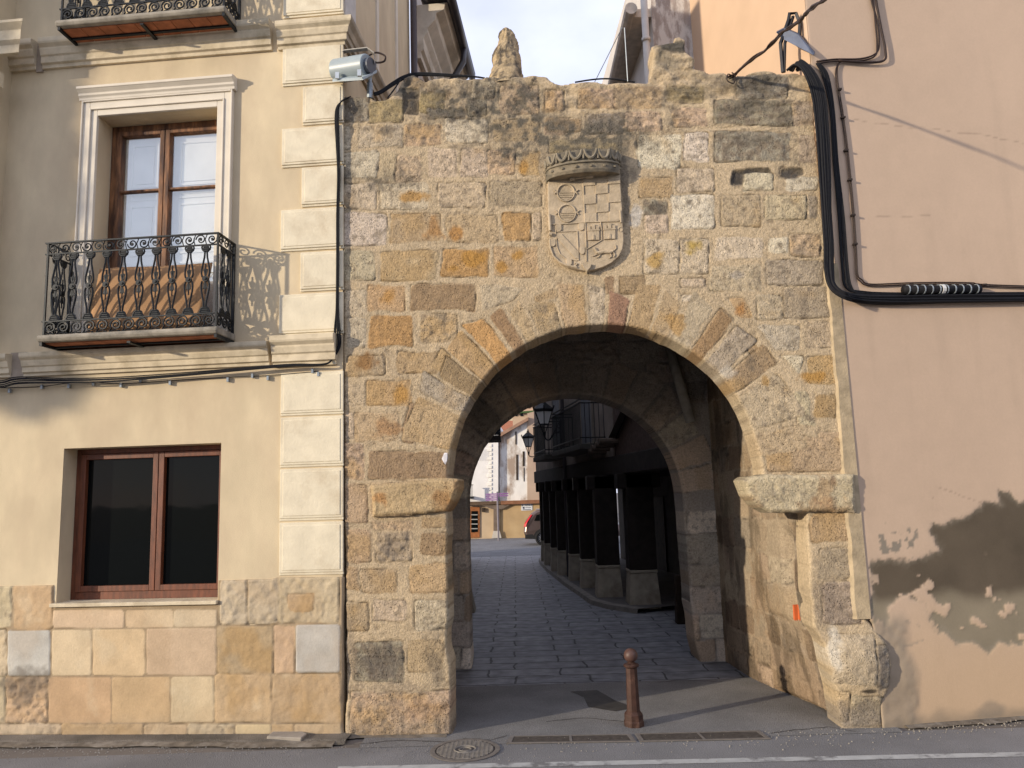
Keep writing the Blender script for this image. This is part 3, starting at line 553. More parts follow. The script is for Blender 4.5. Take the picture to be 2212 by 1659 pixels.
for cx in (838, 1035):
    cy = 1100 if cx < 900 else 1088
    mb = MB(); w = 70
    mb.prism(GF, [k(cx-w, cy+95), k(cx+w, cy+90), k(cx+w, cy-20), k(cx-w, cy-15)], NB-.01, .072)
    mb.prism(GF, [k(cx-w-5, cy-15), k(cx+w+5, cy-20), k(cx+w+5, cy-38), k(cx-w-5, cy-33)], NB-.01, .078)
    for s in (-52, 52): mb.prism(GF, [k(cx+s-18, cy-36), k(cx+s+18, cy-36), k(cx+s+18, cy-78), k(cx+s-18, cy-78)], NB-.01, .072)
    mb.prism(GF, [k(cx-22, cy-36), k(cx+22, cy-36), k(cx+22, cy-98), k(cx-22, cy-98)], NB-.01, .075)
    mb.prism(GF, [k(cx-14, cy+92), k(cx+14, cy+92), k(cx+14, cy+40), k(cx, cy+25), k(cx-14, cy+40)], NB-.01, .080)
    sub(mb, 'castle')
mb = MB(); mb.tube(kl([(890, 1350), (960, 1335), (1040, 1340), (1080, 1325)], .062), .022, 7, r1=.017); mb.tube(kl([(890, 1350), (870, 1320), (850, 1290)], .064), .016, 6)
for a, b, c_ in (((890, 1360), (850, 1380), (825, 1385)), ((930, 1350), (900, 1400), (870, 1405)), ((1040, 1345), (1060, 1390), (1030, 1410)), ((1075, 1330), (1100, 1370), (1085, 1400)), ((1080, 1325), (1115, 1290), (1105, 1250))): mb.tube(kl([a, b, c_], .062), .008, 5)
sub(mb, 'lion')
mb = MB(); mb.tube(kl([(550, 462), (610, 452)], .09), .022, 8); mb.tube(kl([(605, 450), (750, 432)], .085), .012, 8); mb.tube(kl([(745, 430), (835, 425)], .09), .022, 8)
sub(mb, 'scroll'); mb = MB()
mb.tube(kl([(300, 880), (312, 1080)], .07), .018, 8); mb.tube(kl([(298, 1120), (335, 1128)], .075), .02, 8); sub(mb, 'scroll'); mb = MB(); mb.tube(kl([(1165, 830), (1175, 980)], .06), .014, 7)
sub(mb, 'scroll'); mb = MB(); mb.tube(kl([(560, 1510), (610, 1515), (640, 1480), (610, 1470)], .06), .012, 6)
sub(mb, 'scroll'); mb = MB(); mb.prism(GF, [k(680, 1480), k(830, 1480), k(810, 1530), k(760, 1590), k(715, 1540)], NB-.05, .085, .2)
sub(mb, 'carved_boss'); mb = MB(); mb.tube(ring(1168, 1060, 26, n=.058, a0=0, a1=300), .005, 5)
sub(mb, 'scroll')
# crown: a curved band with scallops above the shield
cw = MB(); ua, za = k(262, 420, .1); ub, zb = k(1175, 335, .1); uc = (ua+ub)/2; hw = (ub-ua)/2; N_ = 36
def cpt(t, z, off=0.0): # t 0..1 along the curve, bulging forward
    a = pi*(1-t); return GF.p(uc+hw*cos(a)*(1+off*.4), .02+(.20+off)*sin(a)**.8, z + (za+(zb-za)*t))
vs = []; fs = []
for i in range(N_+1):
    t = i/N_; dz = -.055*sin(pi*t)*.0
    vs += [cpt(t, -.01, .0), cpt(t, .02, .018), cpt(t, .085, .018), cpt(t, .105, .030), cpt(t, .125, .018), cpt(t, .25, .0), cpt(t, .25, -.12)]
K_ = 7
for i in range(N_):
    for j in range(K_-1): fs.append((i*K_+j, (i+1)*K_+j, (i+1)*K_+j+1, i*K_+j+1))
cw.add(vs, fs); vs2 = []
for i in range(N_+1): t = i/N_; vs2 += [cpt(t, -.01, .0), GF.p(uc-hw+2*hw*t, -.02, -.01+(za+(zb-za)*t))]
cw.add(vs2, [(2*i, 2*i+1, 2*i+3, 2*i+2) for i in range(N_)])
crown = cw.build('crown', SHD, sh, smooth=False)
mb = MB()
for i in range(8):
    t0 = (i+.06)/8; pts = [cpt(t0+.88/8*j/10, .235-.10*sin(pi*j/10)**.7, .035) for j in range(11)]; mb.tube(pts, .017, 6)
    mb.tube([cpt(i/8+.002, .13, .03), cpt(i/8+.002, .205, .03)], .013, 6); mb.tube([cpt((i+.5)/8, .045, .022), cpt((i+.5)/8, .062, .03)], .016, 5)
mb.tube([cpt(t/40, .1, .03) for t in range(41)], .010, 6)
mb.build('crown_ornament', mk('crown_ornament_stone', (.25, .21, .15), .9, .25, 20, .4, 60, col2=(.17, .15, .11)), sh)  # raised ornament in its own dull mottled stone tone
# ================================================================== left building
lb = empty('cream_house', LF.p(-2.2, 0, 0), 'cream rendered house with stone plinth, mouldings, brown windows and iron balconies', 'house')
L = lambda x, y, n=0.0: LF.uz(x, y, n)
lu = lambda x, y, n=0.0: L(x, y, n)[0]
lz = lambda x, y, n=0.0: L(x, y, n)[1]
UL = -4.9; UR = 0.0; ZT = 11.0
wl0, wl1 = lu(130, 1130), lu(474, 1130); wz0, wz1 = lz(300, 1300), lz(300, 963)      # lower window
hu0, hu1 = lu(207, 400), lu(468, 400); hz1 = lz(330, 244); hz0 = lz(280, 730)+.02      # balcony door opening
zp = lz(300, 1256)            # plinth top
def holes(mb, fr, u0, u1, z0, z1, n0, n1, hs):
    us_ = sorted({u0, u1, *[h[0] for h in hs], *[h[1] for h in hs]}); zs_ = sorted({z0, z1, *[h[2] for h in hs], *[h[3] for h in hs]})
    us_ = [u for u in us_ if u0 <= u <= u1]; zs_ = [z for z in zs_ if z0 <= z <= z1]
    for a, b in zip(us_, us_[1:]):
        for c, d in zip(zs_, zs_[1:]):
            cu, cz = (a+b)/2, (c+d)/2
            if any(h[0] < cu < h[1] and h[2] < cz < h[3] for h in hs): continue
            q = [(a, c), (b, c), (b, d), (a, d)]
            mb.add([fr.p(u, n1, z) for u, z in q], [(0, 1, 2, 3)])
    for h in hs:
        a, b, c, d = h; mb.add([fr.p(a, n1, c), fr.p(a, n1, d), fr.p(a, n0, d), fr.p(a, n0, c)], [(0, 1, 2, 3)]); mb.add([fr.p(b, n1, c), fr.p(b, n1, d), fr.p(b, n0, d), fr.p(b, n0, c)], [(0, 1, 2, 3)])
        mb.add([fr.p(a, n1, d), fr.p(b, n1, d), fr.p(b, n0, d), fr.p(a, n0, d)], [(0, 1, 2, 3)]); mb.add([fr.p(a, n1, c), fr.p(b, n1, c), fr.p(b, n0, c), fr.p(a, n0, c)], [(0, 1, 2, 3)])
SD = Frame(LF.p(0, 0, 0), 85)        # side face of the cream house (faces right), u goes back
udz = lz(250, 48)-lz(250, 745)       # floor to floor
mb = MB(); holes(mb, LF, UL-3.5, 0, -.1, ZT, -.30, 0, [(wl0, wl1, wz0, wz1), (hu0, hu1, hz0, hz1)])
mb.add([SD.p(0, 0, -.1), SD.p(3.6, 0, -.1), SD.p(3.6, 0, ZT), SD.p(0, 0, ZT)], [(0, 1, 2, 3)])
mb.add([SD.p(3.6, 0, 4), SD.p(3.6, 0, ZT), SD.p(3.6, -3, ZT), SD.p(3.6, -3, 4)], [(0, 1, 2, 3)])
w_ = mb.build('wall', PLASTER, lb)
# dark rooms behind the windows
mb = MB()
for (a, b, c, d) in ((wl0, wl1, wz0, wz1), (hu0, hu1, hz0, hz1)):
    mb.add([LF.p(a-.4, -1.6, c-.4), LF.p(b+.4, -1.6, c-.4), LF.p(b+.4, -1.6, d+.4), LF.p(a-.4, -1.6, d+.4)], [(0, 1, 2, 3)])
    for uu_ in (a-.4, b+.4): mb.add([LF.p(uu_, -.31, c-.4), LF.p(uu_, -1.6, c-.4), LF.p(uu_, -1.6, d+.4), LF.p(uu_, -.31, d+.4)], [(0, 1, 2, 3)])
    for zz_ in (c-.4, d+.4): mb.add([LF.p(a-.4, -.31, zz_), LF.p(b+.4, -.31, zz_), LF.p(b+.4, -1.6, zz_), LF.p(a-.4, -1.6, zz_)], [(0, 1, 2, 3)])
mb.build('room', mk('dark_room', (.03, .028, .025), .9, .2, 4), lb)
# plinth
pst = parse('''P s -600 650 -200 905;P t -195 650 -25 905;P t 90 650 315 905;P c -20 650 70 900;P s 315 790 740 903;P s 745 790 1030 900;P s 1030 790 1285 895;P t 1335 640 1455 820;P r 1300 622 1460 880;P t 1468 640 1635 860;P r 1465 610 1645 880;P r 1650 600 2000 872;P t 1700 700 1850 800;
P c -600 910 -300 1185;P t -295 910 -105 1185;P c -100 910 45 1185;P G 50 912 305 1185;P s 310 910 548 1183;P s 552 905 865 1183;P s 868 900 1282 1180;P t 1286 890 1615 1168;P t 1618 885 1742 1170;P G 1745 880 2012 1165;
P t -600 1190 -250 1460;P s -245 1190 -105 1460;P c -100 1190 35 1460;P p 42 1190 285 1462;P q 290 1187 662 1462;P q 665 1185 1010 1460;P s 1013 1185 1268 1460;P t 1275 1177 1605 1455;P t 1610 1172 2012 1460;
P c -100 1470 370 1530;P t 375 1470 850 1530;P t 855 1470 1110 1535;P c 1115 1468 1385 1535;P s 1390 1465 1605 1530;P t 1610 1465 1735 1535;P t 1740 1465 2012 1550'''.replace('\n', ''), LF)
pst = [([(u, z) for u, z in q], kk) for q, kk in pst]
zb_ = lambda x, y: g('P', x, y, LF)
ppoly = [(UL-2.5, -.05), (.01, -.05), (.01, zb_(2000, 1300)[1]), (.01, zb_(2005, 600)[1]), zb_(1640, 603), zb_(1600, 612), zb_(1290, 622), zb_(1285, 745), (zb_(1285, 745)[0], wz0-.035), (zb_(315, 790)[0], wz0-.035), zb_(318, 650), (UL-2.5, zp)]
def ppost(U, Z, h, col, al):
    dk = sst(.1, .5, fbm(U*2, Z*2, 13, 5))*.25; col = col*(1-dk[..., None]) + np.array((.40, .27, .15))*dk[..., None]
    uu, zz = zb_(160, 1230); e = sst(-.1, .5, 1-np.sqrt(((U-uu)/.32)**2+((Z-zz)/.22)**2)+.6*fbm(U*9, Z*9, 15, 4))*.7; col = col*(1-e[..., None]) + np.array((.14, .115, .09))*e[..., None]
    f = sst(.26, 0, Z+.1*fbm(U*3, Z*5, 17, 3))*.35; col = col*(1-f[..., None]) + np.array((.30, .26, .20))*f[..., None]
    wv = sst(.2, .6, fbm(U*3.3, Z*3.3, 19, 5))*.35; col = col*(1-wv[..., None]) + np.array((.62, .52, .36))*wv[..., None]
    return h, col, al
relief('plinth', LF, ppoly, pst, .013, ASHLAR, lb, back=.04, gap=.002, blend=.008, warp=.003, jit=.003, rough=.001, mortar=(.36, .27, .17), post=ppost, edge=.012, n0=.016)
mb = MB(); mb.fbox(LF, zb_(310, 770)[0], zb_(1285, 745)[0]+.01, -.25, .06, wz0-.035, wz0+.004); mb.build('window_sill', CREAM, lb, bevel=.006)
# lower window
f = MB(); a, b, c, d = wl0, wl1, wz0, wz1; n = -.25; t = .05
def frame_rect(mb, fr, a, b, c, d, t, n0, n1, tb=None):
    tb = tb or t; mb.fbox(fr, a, a+t, n0, n1, c, d); mb.fbox(fr, b-t, b, n0, n1, c, d); mb.fbox(fr, a+t, b-t, n0, n1-.001, d-t, d); mb.fbox(fr, a+t, b-t, n0, n1-.001, c, c+tb)
frame_rect(f, LF, a+.002, b-.002, c+.004, d-.002, .055, n-.06, n+.02, .085)
win = f.build('window_frame', WOODM, lb, bevel=.004)
um = lu(342, 1130, n)
for x0_, x1_ in ((a+.06, um-.004), (um+.004, b-.06)):
    s = MB(); frame_rect(s, LF, x0_, x1_, c+.09, d-.06, .062, n-.05, n+.035); s.build('sash', WOODM, win, bevel=.005)
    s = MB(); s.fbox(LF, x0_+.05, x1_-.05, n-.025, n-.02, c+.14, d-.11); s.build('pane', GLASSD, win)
# quoins
def qb(f, x0, x1, y0, y1, n=.032):
    ua_, _ = g(f, x0, (y0+y1)/2, LF, n); ub_, _ = g(f, x1, (y0+y1)/2, LF, n); _, zt = g(f, (x0+x1)/2, y0, LF, n); _, zl = g(f, (x0+x1)/2, y1, LF, n)
    mb = MB(); ub_ = .012
    mb.fbox(LF, ua_, ub_, -.01, n, zl+.030, zt-.004); mb.fbox(LF, ua_-.002, ub_+.003, -.01, n*.55, zl+.004, zl+.030)
    mb.fbox(LF, ua_+.035, ub_-.03, n-.01, n+.007, zl+.055, zt-.035); return mb.build('quoin_block', QUOIN, lb, bevel=.006)
for x0, y0, y1 in ((606, 803, 897), (605, 899, 1009), (604, 1011, 1125), (603, 1127, 1243)): 
    qb('V', x0, 733, y0, y1, .02)
for x0, y0, y1 in ((1785, 280, 530), (1912, 540, 782), (1780, 800, 1047), (1905, 1050, 1300), (1773, 1315, 1580)): qb('R', x0, 2140, y0, y1)
for x0, y0, y1 in ((1897, 245, 495), (1762, 510, 775)): qb('S', x0, 2118, y0, y1)
qb('R', 1790, 2155, -140, 98); qb('R', 1912, 2155, -390, -150)
# cornices
def cornice(ztop, zbot, n, u0, u1, sc=1.0, m=CREAM, fr=LF, sk0=0, sk1=0, name='cornice'):
    H_ = ztop-zbot; pf = [(-.02, zbot), (.03*n/.12, zbot), (.03*n/.12, zbot+.12*H_), (.055*n/.12, zbot+.16*H_), (.055*n/.12, zbot+.38*H_), (.07*n/.12, zbot+.42*H_), (.085*n/.12, zbot+.60*H_), (.085*n/.12, zbot+.66*H_), (n*.95, zbot+.76*H_), (n, zbot+.82*H_), (n, ztop-.03*H_), (n*.6, ztop), (-.02, ztop+.01)]
    mb = MB(); mb.profile(fr, u0, u1, pf, sk0, sk1); return mb.build(name, m, lb, bevel=.004)
ct, cb = lz(400, 744, .1), lz(400, 797, .04)
ug0, ug1 = lu(28, 790), lu(56, 790); cornice(ct, cb, .13, UL-3, ug0); cornice(ct, cb, .13, ug1, lu(585, 760)); cornice(lz(650, 720, .14), lz(650, 789, .08), .15, lu(585, 760, .1), -.06, m=CREAM)
mb = MB(); mb.fbox(LF, ug0-.02, ug1+.02, -.01, .02, cb-.02, ct+.02); mb.build('render_patch', mk('grey_patch', (.33, .27, .21), .95, .15, 8, .3), lb)
ct2, cb2 = lz(330, 62, .1), lz(330, 128, .04); uA, uB = lu(83, 120), lu(97, 120)
cornice(ct2, cb2, .14, uB, lu(590, 80), m=SOOT if False else CREAM); cornice(ct2, cb2, .14, lu(25, 120), uA); z1, z0 = lz(665, 32, .18), lz(665, 95, .1); cornice(z1, z0, .14, lu(596, 60, .1), -.0, sk1=1)
mb = MB(); mb.fbox(LF, uA, uB, -.01, .025, cb2-.03, ct2+.01); mb.build('render_patch', P('grey_patch'), lb)
# side returns of the cornices (they run back above the gateway)
mb = MB(); H_ = z1-z0
def side_corn(z1, z0, n, u0, u1):
    H_ = z1-z0; pf = [(-.02, z0), (.03*n/.12, z0), (.03*n/.12, z0+.12*H_), (.055*n/.12, z0+.16*H_), (.055*n/.12, z0+.38*H_), (.07*n/.12, z0+.42*H_), (.085*n/.12, z0+.62*H_), (n*.95, z0+.76*H_), (n, z0+.82*H_), (n, z1-.03*H_), (n*.6, z1), (-.02, z1+.01)]
    mb = MB(); mb.profile(SD, u0, u1, pf, -1, 0); return mb
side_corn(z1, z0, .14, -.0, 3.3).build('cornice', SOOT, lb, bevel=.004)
mb = MB()
for x in (455, 625):
    q = SD.uz(*z2v('T', x, 300)); mb.fbox(SD, q[0]-.05, q[0]+.05, -.01, .025, z1+.0, ZT)
mb.build('pilaster_strip', SURR, lb)
mb = MB(); mb.fbox(SD, .03, .45, -.01, .02, z1, ZT); mb.build('render_patch', mk('pale_patch', (.55, .52, .48), .95, .1, 8), lb)
# wing on the far left
wu = lu(24, 180); 
mb = MB(); mb.fbox(LF, UL-2.2, wu, -.05, .34, 4.35, ZT); mb.build('projecting_wing', PLASTER, lb)
mb = MB(); mb.profile(LF, UL-2.2, wu, [(.33, cb2), (.39, cb2), (.39, cb2+.1), (.43, cb2+.14), (.43, cb2+.26), (.49, cb2+.32), (.49, ct2), (.33, ct2)], 0, 1); mb.build('cornice', CREAM, lb)
mb = MB(); mb.fbox(LF, UL-2.2, lu(8, 150, .34), .33, .40, lz(5, 190, .34), lz(5, 160, .34)); mb.build('window_hood', CREAM, lb)
# balcony door with moulded surround
def rect_moulding(mb, a, b, c, d, w, n0, n1):  # outer sizes around an opening a..b, up to d
    mb.fbox(LF, a-w, a, n0, n1, c, d+w); mb.fbox(LF, b, b+w, n0, n1, c, d+w); mb.fbox(LF, a, b, n0, n1, d, d+w)
so = hu0-lu(174, 400)
mb = MB(); rect_moulding(mb, hu0, hu1, hz0-.1, hz1, so*.38, -.01, .035); rect_moulding(mb, hu0-so*.38, hu1+so*.38, hz0-.1, hz1+so*.38, so*.10, -.01, .055); rect_moulding(mb, hu0-so*.48, hu1+so*.48, hz0-.1, hz1+so*.48, so*.42, -.01, .040); rect_moulding(mb, hu0-so*.90, hu1+so*.90, hz0-.1, hz1+so*.90, so*.10, -.01, .06)
mb.build('window_surround', SURR, lb, bevel=.006)
hzt = lz(337, 192, .12); hzb = hz1+so*1.0
mb = MB(); a, b = hu0-so-.03, hu1+so+.03
mb.profile(LF, a, b, [(-.01, hzb), (.06, hzb), (.065, hzb+.03), (.085, hzb+.05), (.085, hzb+.075), (.12, hzb+.11), (.13, hzb+.115), (.13, hzb+.145), (.08, hzb+.16), (-.01, hzb+.165)], -.0, .0); mb.build('window_hood', SURR, lb, bevel=.004)
a, b, c, d = hu0, hu1, hz0, hz1; n = -.28
f = MB(); frame_rect(f, LF, a+.002, b+.02, c, d-.002, .075, n-.08, n+.02)
win = f.build('window_frame', WOODR, lb, bevel=.005); um = lu(357, 400, n)
ztr = lz(355, 410, n)
for (x0_, x1_) in ((a+.08, um-.004), (um+.004, b+.01)):
    s = MB(); frame_rect(s, LF, x0_, x1_, c+.02, d-.08, .058, n-.06, n+.04); s.fbox(LF, x0_+.05, x1_-.05, n-.04, n+.025, ztr-.014, ztr+.014); s.build('sash', WOODR, win, bevel=.006)
    s = MB(); s.fbox(LF, x0_+.04, x1_-.04, n-.012, n-.008, c+.05, d-.12); s.build('pane', GLASSC, win)
    # white inner shutter with fielded panels
    s = MB(); xa, xb = x0_+.06, x1_-.045; s.fbox(LF, xa, xb, n-.09, n-.06, c+.05, d-.11)
    for (za_, zb2_) in ((ztr+.06, d-.22), (ztr-.10, ztr-.02), (c+1.05, ztr-.16), (c+.2, c+.95)):
        if zb2_-za_ < .03: continue
        frame_rect(s, LF, xa+.08, xb-.07, za_, zb2_, .025, n-.061, n-.045); s.fbox(LF, xa+.14, xb-.13, n-.061, n-.048, za_+.05, zb2_-.05) if zb2_-za_ > .2 else None
    s.build('inner_shutter', WHITEP, win, bevel=.003)
# ---- balconies
def spiral(c, r, turns, fr, n, a0=0, sgn=1, k_=22):
    return [fr.p(c[0]+r*(1-.80*i/k_)*cos(a0+sgn*turns*2*pi*i/k_), n, c[1]+r*(1-.80*i/k_)*sin(a0+sgn*turns*2*pi*i/k_)) for i in range(k_+1)]
def qpt(x, y, n): return LF.uz(*z2v('Q', x, y), n)
NB_ = .40
bu0 = (qpt(110, 255, NB_)[0]+qpt(70, 1200, NB_)[0])/2; bu1 = (qpt(1890, 120, NB_)[0]+qpt(1850, 1100, NB_)[0])/2
zr = [.5*(qpt(110, 258, NB_)[1]+qpt(1890, 122, NB_)[1]), .5*(qpt(105, 372, NB_)[1]+qpt(1890, 238, NB_)[1]), .5*(qpt(60, 1075, NB_)[1]+qpt(1860, 952, NB_)[1]), .5*(qpt(70, 1205, NB_)[1]+qpt(1855, 1108, NB_)[1]), .5*(qpt(40, 1290, NB_)[1]+qpt(1850, 1170, NB_)[1])]
def baluster_mb():
    F0 = Frame((0, 0), 0); h = zr[1]-zr[2]; mb = MB(); c = lambda u, z: F0.p(u, 0, z)
    for s in (-1, 1):
        mb.tube([c(s*u, z*h) for u, z in ((.012, .90), (.016, .82), (.030, .73), (.043, .64), (.045, .58), (.036, .53))], .0105, 5)
        mb.tube([c(s*u, z*h) for u, z in ((.036, .47), (.046, .42), (.043, .34), (.030, .25), (.016, .16), (.012, .10))], .0105, 5)
        mb.tube([c(s*u, z*h) for u, z in ((.015, .905), (.042, .93), (.050, .965), (.040, .995))], .010, 5); mb.tube([c(s*u, z*h) for u, z in ((.014, .095), (.040, .075), (.055, .03), (.058, .0))], .010, 5)
        for a in (40, 65): mb.tube([c(0, .58*h), c(s*.028*cos(radians(a)), .58*h+.055*sin(radians(a)))], .0065, 4); mb.tube([c(0, .42*h), c(s*.028*cos(radians(a)), .42*h-.055*sin(radians(a)))], .005, 4)
    mb.tube([c(0, .54*h), c(0, .72*h)], .008, 4); mb.tube([c(0, .46*h), c(0, .28*h)], .008, 4)
    for s in (1, -1):
        zc_ = (.5+s*.115)*h; mb.prism(F0, [(0, zc_+s*.055), (.012, zc_+.01*s), (.026, zc_+.022*s), (.020, zc_-.012*s), (.010, zc_-.05*s), (-.010, zc_-.05*s), (-.020, zc_-.012*s), (-.026, zc_+.022*s), (-.012, zc_+.01*s)][::s], -.005, .005)
    mb.prism(F0, [(-.020, .905*h), (.020, .905*h), (.034, .95*h), (.026, .99*h), (-.026, .99*h), (-.034, .95*h)], -.006, .006); mb.prism(F0, [(-.045, .0), (.045, 0), (.036, .045*h), (.020, .095*h), (-.020, .095*h), (-.036, .045*h)], -.006, .006)
    mb.tube([F0.p(0, -.010, .5*h), F0.p(0, .014, .5*h)], .033, 14); mb.tube([F0.p(0, .01, .5*h), F0.p(0, .024, .5*h)], .014, 10)
    for z_ in (.905, .935, .965): mb.tube([F0.p(-.028, 0, z_*h), F0.p(.028, 0, z_*h)], .010, 5)
    for z_, w_ in ((.015, .05), (.045, .042), (.075, .032)): mb.tube([F0.p(-w_, 0, z_*h), F0.p(w_, 0, z_*h)], .011, 5)
    return mb
BAL = baluster_mb()
def balcony(dz, under):
    n = NB_; s = MB(); z4 = zr[4]+dz; z3 = zr[3]+dz
    s.profile(LF, bu0-.05, bu1+.03, [(-.02, z4), (n+.03, z4), (n+.045, z4+.03), (n+.045, z3-.03), (n+.03, z3), (-.02, z3)])
    slab = s.build('balcony', SLAB, lb, bevel=.012)
    s = MB(); q = 9
    for i in range(q):
        a = bu0+(bu1-bu0)*i/q; b = bu0+(bu1-bu0)*(i+1)/q; s.fbox(LF, a+.004, b-.004, .02, n-.03, z4-.012, z4-.001)
    s.build('underside_tile', BRICKT, slab)
    s = MB(); s.fbox(LF, bu0-.04, bu1+.02, n*.45, n*.45+.035, z4-.03, z4-.013); s.fbox(LF, (bu0+bu1)/2-.02, (bu0+bu1)/2+.02, 0, n, z4-.05, z4-.031)
    for uu_ in (bu0-.03, bu1-.01): s.fbox(LF, uu_, uu_+.03, 0, n+.02, z4-.04, z4-.002)
    s.build('support_bar', IRON, slab)
    r = MB(); Z = [z+dz for z in zr]
    pathf = lambda z, e=0: [LF.p(bu0, .0, z), LF.p(bu0, n, z), LF.p(bu1, n, z), LF.p(bu1, 0, z)]
    for z_, w_, t_ in ((Z[0], .028, .016), (Z[1], .018, .014), (Z[2], .018, .014)):
        r.fbox(LF, bu0-.03, bu1+.012, n-w_/2, n+w_/2, z_-t_/2, z_+t_/2)
        for u_ in (bu0, bu1): r.fbox(LF, u_-w_/2, u_+w_/2, -.0, n-w_/2, z_-t_/2, z_+t_/2)
    for u_ in (bu0, bu1): r.fbox(LF, u_-.010, u_+.010, n-.010, n+.010, Z[3], Z[0]); r.fbox(LF, u_-.014, u_+.014, .0, .028, Z[3], Z[0])
    r.build('railing', IRON, slab)
    fz = MB(); k_ = 15; w = (bu1-bu0)/k_; zc = (Z[0]+Z[1])/2; rr = (Z[0]-Z[1])/2-.006
    for i in range(k_):
        c = (bu0+w*(i+.5), zc); fz.tube(spiral(c, rr, 1.4, LF, n, a0=(pi if i % 2 else .3), sgn=1 if i < 8 else -1), .0075, 5); fz.tube([LF.p(c[0], n-.006, c[1]), LF.p(c[0], n+.008, c[1])], .014, 6)
        fz.tube([LF.p(c[0]+w*.5, n, zc-rr), LF.p(c[0]+w*.38, n, zc), LF.p(c[0]+w*.55, n, zc+rr)], .006, 4)
    fz.build('frieze', IRON, slab)
    fz = MB(); k_ = 13; w = (bu1-bu0)/k_; zc = (Z[2]+Z[3])/2; rr = (Z[2]-Z[3])/2-.008
    for i in range(k_):
        c = (bu0+w*(i+.5), zc+.004); fz.tube(spiral(c, rr, 1.7, LF, n, a0=pi*1.1, sgn=-1), .010, 5)
        fz.tube([LF.p(c[0]-w*.5, n, Z[3]), LF.p(c[0]-w*.35, n, zc-rr*.5), LF.p(c[0]-w*.44, n, zc+rr*.3), LF.p(c[0]-w*.15, n, zc+rr)], .009, 5)
        fz.tube([LF.p(c[0]-w*.5, n, Z[3]), LF.p(c[0]-w*.15, n, zc-rr*.8), LF.p(c[0]+w*.3, n, Z[3]+.01)], .008, 5)
    fz.build('frieze', IRON, slab)
    for u_ in (bu0, bu1):
        fz = MB(); SFx = Frame(LF.p(u_, 0, 0), -95)
        for i in range(3): fz.tube(spiral((.07+i*.13, zc), rr, 1.7, SFx, 0, a0=pi, sgn=-1), .010, 5)
        fz.build('frieze', IRON, slab); fz = MB()
        for i in range(3): fz.tube(spiral((.07+i*.13, (Z[0]+Z[1])/2), (Z[0]-Z[1])/2-.006, 1.4, SFx, 0, a0=pi, sgn=-1), .0075, 5)
        fz.build('frieze', IRON, slab)
    pos = [(qpt(195+172.5*i, 640, n)[0], n, 0) for i in range(10)] + [(u_, yv, 1) for u_ in (bu0, bu1) for yv in (.14, .27)]
    base = None
    for (u_, nn_, side_) in pos:
        w0 = Vector(LF.p(u_, nn_, Z[2]))
        if base is None or base.get('dz') != dz:
            o = MB(); o.v = list(BAL.v); o.f = list(BAL.f); me_parent = None
            o = o.build('baluster', IRON, None); o.parent = slab; base = o; base['dz'] = dz
        else: o = base.copy(); link(o); o.parent = slab
        a_ = radians(-5 if not side_ else 85); o.location = (w0-wl(slab)) + Vector((0, 0, o.get('bz', 0))); o.rotation_euler = (0, 0, a_)
    return slab
# balusters are built around their own foot, so undo the recentring done in build()
_ob = MB.build
def build_raw(s, name, mat, parent, **kw):
    me = bpy.data.meshes.new(name); me.from_pydata(s.v, [], s.f)
    o = link(bpy.data.objects.new(name, me)); me.materials.append(mat); o.parent = parent
    if kw.get('smooth'): me.polygons.foreach_set('use_smooth', [True]*len(me.polygons))
    if kw.get('bevel'): b = o.modifiers.new('bevel', 'BEVEL'); b.width = kw['bevel']; b.segments = 2; b.limit_method = 'ANGLE'
    return tag(o, kw.get('label'), kw.get('cat'), kw.get('group'), kw.get('kind'))
_b = MB.build
def _bb(s, name, mat, parent=None, **kw):
    if name == 'baluster': return build_raw(s, name, mat, parent)
    return _b(s, name, mat, parent, **kw)
MB.build = _bb
balcony(0, False); balcony(LF.uz(132, 54, NB_+.045)[1]-zr[4], True)
# orange sheet leaning behind the railing
bt = [L(205, 592, .0), L(462, 566, .0)]
c0, c1 = qpt(640, 512, .06), qpt(1815, 438, .06); c2, c3 = qpt(1800, 900, .30), qpt(545, 950, .30)
mb = MB(); vs = []; K1 = 24
for j in range(9):
    t = j/8; nn_ = .05+(.28)*t; zz_ = zr[3]+.01 + ((c0[1]+c1[1])/2-zr[3]-.01)*(1-t)
    for i in range(K1+1):
        s_ = i/K1; ua_ = c0[0]+(c3[0]-c0[0])*t; ub_ = c1[0]-.02*t
        vs.append(LF.p(ua_+(ub_-ua_)*s_, nn_+.02*sin(s_*4.4)*sin(pi*t)+.008*sin(s_*11), zz_+.006*sin(s_*7)*(1-t)))
mb.add(vs, [(j*(K1+1)+i, (j+1)*(K1+1)+i, (j+1)*(K1+1)+i+1, j*(K1+1)+i+1) for j in range(8) for i in range(K1)])
o = mb.build('awning_sheet', mk('orange_canvas', (.36, .205, .10), .85, .10, 4, .1, 120), None, smooth=True, label='orange-brown canvas sheet leaning behind the lower iron balcony railing', cat='canvas sheet')
o.modifiers.new('thickness', 'SOLIDIFY').thickness = .006
